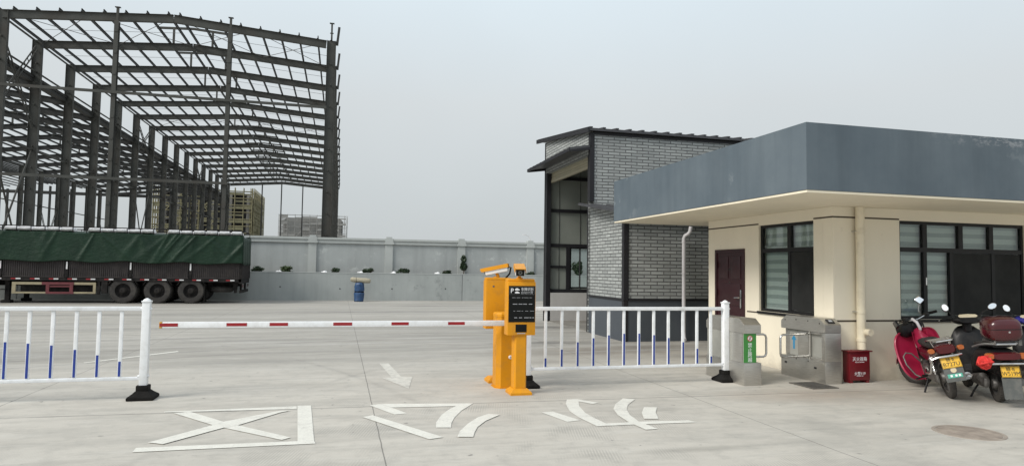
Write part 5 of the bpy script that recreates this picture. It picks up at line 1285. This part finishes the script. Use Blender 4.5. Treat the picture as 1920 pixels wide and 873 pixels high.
m = MB(); m.tube([(1.02, .02, 1.02), (.93, .05, .97), (.91, .04, .88), (.95, .02, .80)], .022, 10); steer(m).build('cable_loom', M['pvc_white'], hb)
m = MB(); m.tube([(1.0, -.05, .99), (.93, -.06, .93), (.91, -.04, .86)], .012, 8); m.lathe([(0, 1.02), (.05, 1.02), (.055, 1.0), (.05, .97)], c=(1.04, 0, 0), n=16); steer(m).build('meter', M['scooter_black'], hb)
for s, P_ in ((1, [(.95, .20, 1.05), (.97, .33, 1.02), (.97, .40, 1.01)]), (-1, [(.99, -.15, 1.06), (1.0, -.13, 1.13), (.985, -.17, 1.23)])):
    m = MB(); m.tube(P_, .007, 6); st_ = steer(m).build('mirror_stalk', M['chrome'], mo)
    if s > 0:
        T = facing(STEER @ Vector((.965, .43, 1.01)), (-.35, .92, .1)) @ Matrix.Rotation(radians(35), 4, 'Z')
        m = MB(); m.bevbox(-.045, .045, -.055, .055, -.022, .01, .012, T); mm = m.build('mirror', M['scooter_black'], mo)
        m = MB(); m.bevbox(-.036, .036, -.046, .046, .009, .0125, .0015, T); m.build('mirror_glass', M['engine'], mm)
    else:
        T = facing(STEER @ Vector((.98, -.175, 1.275)), (-.95, .05, .34)) @ Matrix.Rotation(radians(38), 4, 'Z')
        m = MB(); m.bevbox(-.048, .048, -.055, .055, -.022, .01, .014, T); mm = m.build('mirror', M['scooter_black'], mo)
        m = MB(); m.bevbox(-.043, .043, -.050, .050, .009, .0125, .0015, T); m.build('mirror_glass', M['mirror'], mm)
# tail
m = MB()
for s in (-1, 1): m.tube([(.10, s*.11, .76), (-.05, s*.13, .815), (-.34, s*.12, .83), (-.40, s*.09, .82)], .011, 8)
m.tube([(-.40, .09, .82), (-.40, -.09, .82)], .011, 8)
for x in (-.12, -.22, -.31): m.tube([(x, .125, .822), (x, -.125, .822)], .008, 6)
for s in (-1, 1): m.tube([(-.22, s*.12, .82), (-.20, s*.08, .70)], .009, 6)
m.build('rear_rack', M['chrome'], mo)
m = MB(); m.loft([(-.40, 0, .10, .655, .755), (-.385, 0, .115, .645, .765), (-.32, 0, .118, .64, .77), (-.22, 0, .10, .66, .77), (-.10, 0, .08, .68, .75)], 16, 3.2); m.build('tail_lamp', M['tail_red'], mo)
for s in (-1, 1):
    m = MB(); m.tube([(-.33, s*.10, .70), (-.34, s*.15, .70)], .012, 8); st = m.build('indicator_stalk', M['scooter_black'], mo)
    m = MB(); m.loft([(-.405, s*.172, .035, .68, .73), (-.38, s*.172, .043, .67, .74), (-.32, s*.172, .03, .68, .73)], 12, 2.6); m.build('indicator', M['amber'], st)
m = MB(); m.tube([(-.30, -.15, .635), (-.45, -.14, .63), (-.47, -.08, .63), (-.47, .14, .63), (-.455, .205, .61), (-.42, .225, .53), (-.36, .23, .44), (-.28, .235, .41), (-.05, .23, .39), (.14, .18, .40)], .015, 8); m.build('guard_rail', M['chrome'], mo)
m = MB(); m.loft([(-.40, 0, .085, .45, .60), (-.30, 0, .08, .52, .65), (-.18, 0, .07, .58, .66), (.05, 0, .06, .57, .62)], 12, 3); m.build('rear_mudguard', M['scooter_black'], mo)
pn = Vector((-.93, 0, .36))
plate(mo, (-.455, 0, .545), pn, '赣·B', 'B727U', .225, .145)
T = facing((-.485, 0, .385), (-.96, 0, .20))
m = MB(); m.bevbox(-.115, .115, -.085, .095, -.004, .004, .003, T); fl = m.build('mud_flap', M['flap_grey'], mo)
m = MB(); m.lathe([(0, .006), (.034, .006), (.034, .0042)], n=22); m.v = [tuple(T @ Matrix.Translation((.0, .062, 0)) @ Vector(v)) for v in m.v]; m.build('round_sticker', M['sticker_cream'], fl)
m = MB(); m.bevbox(-.085, .085, -.035, .015, .0042, .006, .0006, T); gs = m.build('green_sticker', M['sticker_green'], fl)
m = MB()
for a in (-.055, .0, .04): m.box(a, a+.025, -.022, .004, .0062, .0072, T)
m.build('sticker_mark', M['letter_white'], gs)
m = MB(); m.tube([(-.47, -.13, .33), (-.48, -.17, .32), (-.47, -.19, .35), (-.46, -.16, .37), (-.46, -.13, .36)], .012, 8); m.build('tow_ring', M['rim'], mo)
m = MB(); m.tube([(.42, .11, .26), (.36, .20, .12), (.33, .285, -.045)], .013, 8); m.bevbox(.30, .37, .265, .315, -.055, -.04, .004); m.build('side_stand', M['scooter_black'], mo)
m = MB(); m.tube([(.55, .10, .24), (.55, .26, .22)], .012, 8); m.tube([(.55, -.10, .24), (.55, -.26, .22)], .012, 8); m.tube([(.36, .1, .28), (.30, .22, .30)], .01, 8); m.build('foot_peg', M['black_rubber'], mo)

# --- scooters
def scooter(label, loc, rz, lean, body, boxed, plates):
    t = thing('motor_scooter', label, 'scooter', loc, rot=(radians(lean), 0, rz), group='two-wheelers parked by the guardhouse')
    B = M[body]
    moto_wheel(0, .235, .10, t, 5, 'rear_wheel'); moto_wheel(1.27, .235, .09, t, 5, 'front_wheel')
    m = MB(); m.loft([(-.42, 0, .13, .58, .70), (-.34, 0, .17, .46, .73), (-.10, 0, .18, .40, .74), (.20, 0, .175, .36, .73), (.42, 0, .16, .30, .62), (.50, 0, .14, .22, .40)], 20, 2.8); m.build('tail_body', B, t)
    m = MB(); m.loft([(-.30, 0, .11, .74, .79), (-.22, 0, .15, .73, .815), (.05, 0, .16, .72, .81), (.28, 0, .15, .71, .78), (.42, 0, .10, .69, .74)], 18, 2.8); m.build('seat', M['seat'], t)
    m = MB(); m.loft([(.42, 0, .17, .20, .30), (.60, 0, .18, .19, .29), (.86, 0, .17, .19, .30), (.96, 0, .15, .22, .42)], 18, 3.4); m.build('floor_board', M['scooter_black'], t)
    m = MB(); m.loft([(.93, 0, .17, .22, .55), (.97, 0, .22, .25, .80), (1.03, 0, .235, .32, .90), (1.10, 0, .19, .38, .93), (1.20, 0, .10, .45, .86)], 22, 2.8); m.build('front_shield', B, t)
    m = MB(); m.loft([(1.02, 0, .06, .30, .5), (1.12, 0, .07, .42, .56), (1.30, 0, .07, .46, .53), (1.45, 0, .06, .38, .44), (1.52, 0, .04, .28, .32)], 14, 2.6); m.build('front_mudguard', B, t)
    m = MB()
    for s in (-1, 1): m.tube([(1.27, s*.07, .235), (1.15, s*.07, .55)], .02, 8)
    m.build('fork', M['rim'], t)
    m = MB(); m.loft([(.90, 0, .12, .975, 1.045), (.96, 0, .19, .955, 1.075), (1.05, 0, .20, .95, 1.08), (1.13, 0, .13, .93, 1.05)], 20, 2.6)
    m.tube([(1.03, 0, .85), (1.02, 0, .98)], .06, 12); hd = m.build('handlebar_cover', M['scooter_black' if boxed else 'scooter_blue'], t)
    T = facing((.945, 0, 1.072), (-.80, 0, .75)); m = MB(); m.loft([(-.12, 0, .010, -.004, .006), (-.10, 0, .028, -.004, .009), (0, 0, .036, -.004, .012), (.10, 0, .028, -.004, .009), (.12, 0, .010, -.004, .006)], 14, 2.4, T); m.build('instrument_lens', M['dash'], hd)
    m = MB()
    for s in (-1, 1): m.tube([(1.0, s*.15, 1.02), (.95, s*.26, 1.03), (.90, s*.36, 1.02)], .017, 10)
    m.build('grip', M['black_rubber'], hd)
    m = MB()
    for s in (-1, 1): m.tube([(1.0, s*.20, 1.03), (1.03, s*.27, 1.025), (.985, s*.37, 1.01)], .007, 6)
    m.build('brake_lever', M['alu'], hd)
    for s in (-1, 1):
        ym = .27 if s > 0 else .33
        m = MB(); m.tube([(.99, s*.16, 1.05), (1.0, s*.21, 1.12), (1.0, s*(ym-.03), 1.17)], .009, 6); ms = m.build('mirror_stalk', M['scooter_black'], t)
        T = facing((.985, s*ym, 1.20), (-.90, .25, .36) if s > 0 else (-.92, .15, .26)) @ Matrix.Rotation(radians(22 if s > 0 else -58), 4, 'Z')
        m = MB(); m.ball((0, 0, -.010), (.047, .066, .020), 18, 8, T); q = m.build('mirror', M['scooter_black'], t)
        m = MB(); m.lathe([(0, .0115), (.9, .0115), (1.0, .006)], n=24); m.v = [tuple(T @ Vector((v[0]*.041, v[1]*.059, v[2]))) for v in m.v]; m.build('mirror_glass', M['mirror'], q)
    m = MB(); m.tube([(.02, .12, .24), (.10, .13, .30), (.35, .12, .26), (.46, .08, .24)], [.05, .07, .075, .05], 12); m.bevbox(-.06, .45, .10, .17, .19, .32, .03); m.build('engine', M['engine'], t)
    m = MB(); m.tube([(.35, -.12, .2), (.15, -.16, .22), (-.28, -.17, .30)], [.02, .055, .055], 12); m.build('exhaust', M['rim'], t)
    m = MB()
    for s in (-1, 1): m.tube([(.25, s*.17, .70), (-.05, s*.185, .755), (-.28, s*.17, .79), (-.44, s*.10, .80)], .015, 8)
    m.tube([(-.44, .10, .80), (-.44, -.10, .80)], .015, 8); m.build('grab_rail', M['alu'], t)
    m = MB(); m.loft([(-.47, 0, .14, .605, .685), (-.44, 0, .165, .595, .695), (-.36, 0, .17, .59, .70), (-.30, 0, .14, .60, .69)], 18, 3.4); tl = m.build('tail_lamp', M['tail_red'], t)
    for s in (-1, 1):
        m = MB(); m.loft([(-.462, s*.185, .045, .615, .68), (-.43, s*.185, .055, .60, .69), (-.34, s*.18, .04, .61, .68)], 12, 2.8); m.build('indicator', M['amber'], tl)
    m = MB(); m.tube([(-.20, .22, .55), (-.42, .23, .555), (-.50, .20, .56), (-.50, -.20, .56), (-.42, -.23, .555), (-.20, -.22, .55)], .014, 8); m.build('bumper_rail', M['chrome'], t)
    m = MB(); m.loft([(-.44, 0, .07, .38, .58), (-.36, 0, .09, .36, .58), (-.2, 0, .09, .40, .5)], 12, 3); m.build('plate_bracket', M['scooter_black'], t)
    m = MB(); m.loft([(-.28, 0, .08, .28, .44), (-.10, 0, .085, .46, .54), (.15, 0, .08, .46, .54), (.27, 0, .07, .30, .42)], 14, 3); m.build('inner_mudguard', M['scooter_black'], t)
    if plates:
        plate(t, (-.465, -.015, .455), (-.95, 0, .28), plates[0], plates[1], .205, .135)
        T = facing((-.475, -.015, .255), (-.985, 0, .12)); m = MB()
        n = 9; top = [(.105, .13), (-.105, .13)]; bot = []
        for i in range(n+1):
            bot.append((-.10+.20*i/n, -.135-(.012 if i % 2 else 0)))
        m.prism(top+bot, 'z', -.004, .004, T); m.build('mud_flap', M['flap_grey'], t)
    m = MB(); m.tube([(.40, .10, .18), (.34, .18, .10), (.30, .25, .01-.25*sin(radians(-lean)))], .013, 8); m.build('side_stand', M['scooter_black'], t)
    if boxed:
        m = MB(); m.bevbox(-.40, -.02, -.13, .13, .805, .835, .01); m.tube([(-.46, .12, .80), (-.46, .12, .84), (-.44, .10, .845)], .012, 8); m.bevbox(-.47, -.44, -.17, -.13, .78, .85, .008); m.build('rack', M['rim'], t)
        m = MB(); m.loft([(-.525, 0, .12, .89, 1.05), (-.515, 0, .155, .86, 1.085), (-.49, 0, .178, .842, 1.11), (-.43, 0, .19, .835, 1.13), (-.30, 0, .192, .835, 1.145), (-.18, 0, .19, .835, 1.14), (-.09, 0, .165, .85, 1.10), (-.06, 0, .12, .90, 1.04)], 32, 3.6); tb = m.build('top_box', M['moto_dkred'], t)
        m = MB(); m.loft([(-.528, 0, .12, .984, .993), (-.518, 0, .157, .984, .993), (-.492, 0, .180, .984, .993), (-.43, 0, .192, .984, .993), (-.18, 0, .192, .984, .993), (-.08, 0, .165, .984, .993)], 32, 5); m.build('seam_band', M['scooter_black'], tb)
        m = MB(); m.lathe([(0, -.528), (.012, -.526), (.014, -.51)], axis='x', c=(0, -.03, .955), n=12); m.build('lock', M['chrome'], tb)
    return t
SC = scooter('black scooter with a dark red top box parked right of the red motorcycle', (8.52, 7.05, 0), radians(57), -4, 'scooter_black', True, ('赣·B', 'W519M'))
scooter('black scooter with blue handlebar cowl, cut off by the photo\'s right edge', (9.53, 6.92, 0), radians(57), -4, 'scooter_black', False, None)
rg = thing('red_mesh_scrubber', 'crumpled red mesh ball hung at the left of the scooter tail', 'mesh ball', (0, 0, 0))
R_ = SC.matrix_basis.copy() if False else (Matrix.Translation((8.52, 7.05, 0)) @ Matrix.Rotation(radians(57), 4, 'Z') @ Matrix.Rotation(radians(-4), 4, 'X'))
rg.location = R_ @ Vector((-.53, .275, .585)); m = MB(); rnd = random.Random(9)
for k in range(26):
    a, b = rnd.uniform(0, 2*pi), rnd.uniform(-1.2, 1.2); ax = Vector((cos(a)*cos(b), sin(a)*cos(b), sin(b))); u = ax.orthogonal().normalized(); v = ax.cross(u)
    r = rnd.uniform(.05, .085); c = ax*rnd.uniform(0, .03)
    m.tube([c+(u*cos(2*pi*i/14)+v*sin(2*pi*i/14))*r*rnd.uniform(.85, 1.1) for i in range(14)], rnd.uniform(.008, .014), 5, closed=True)
m.build('mesh', M['rag_red'], rg); m = MB(); m.tube([(0, 0, .05), (.02, -.03, .09), (.04, -.08, .10)], .005, 5); m.build('loop', M['rag_red'], rg)
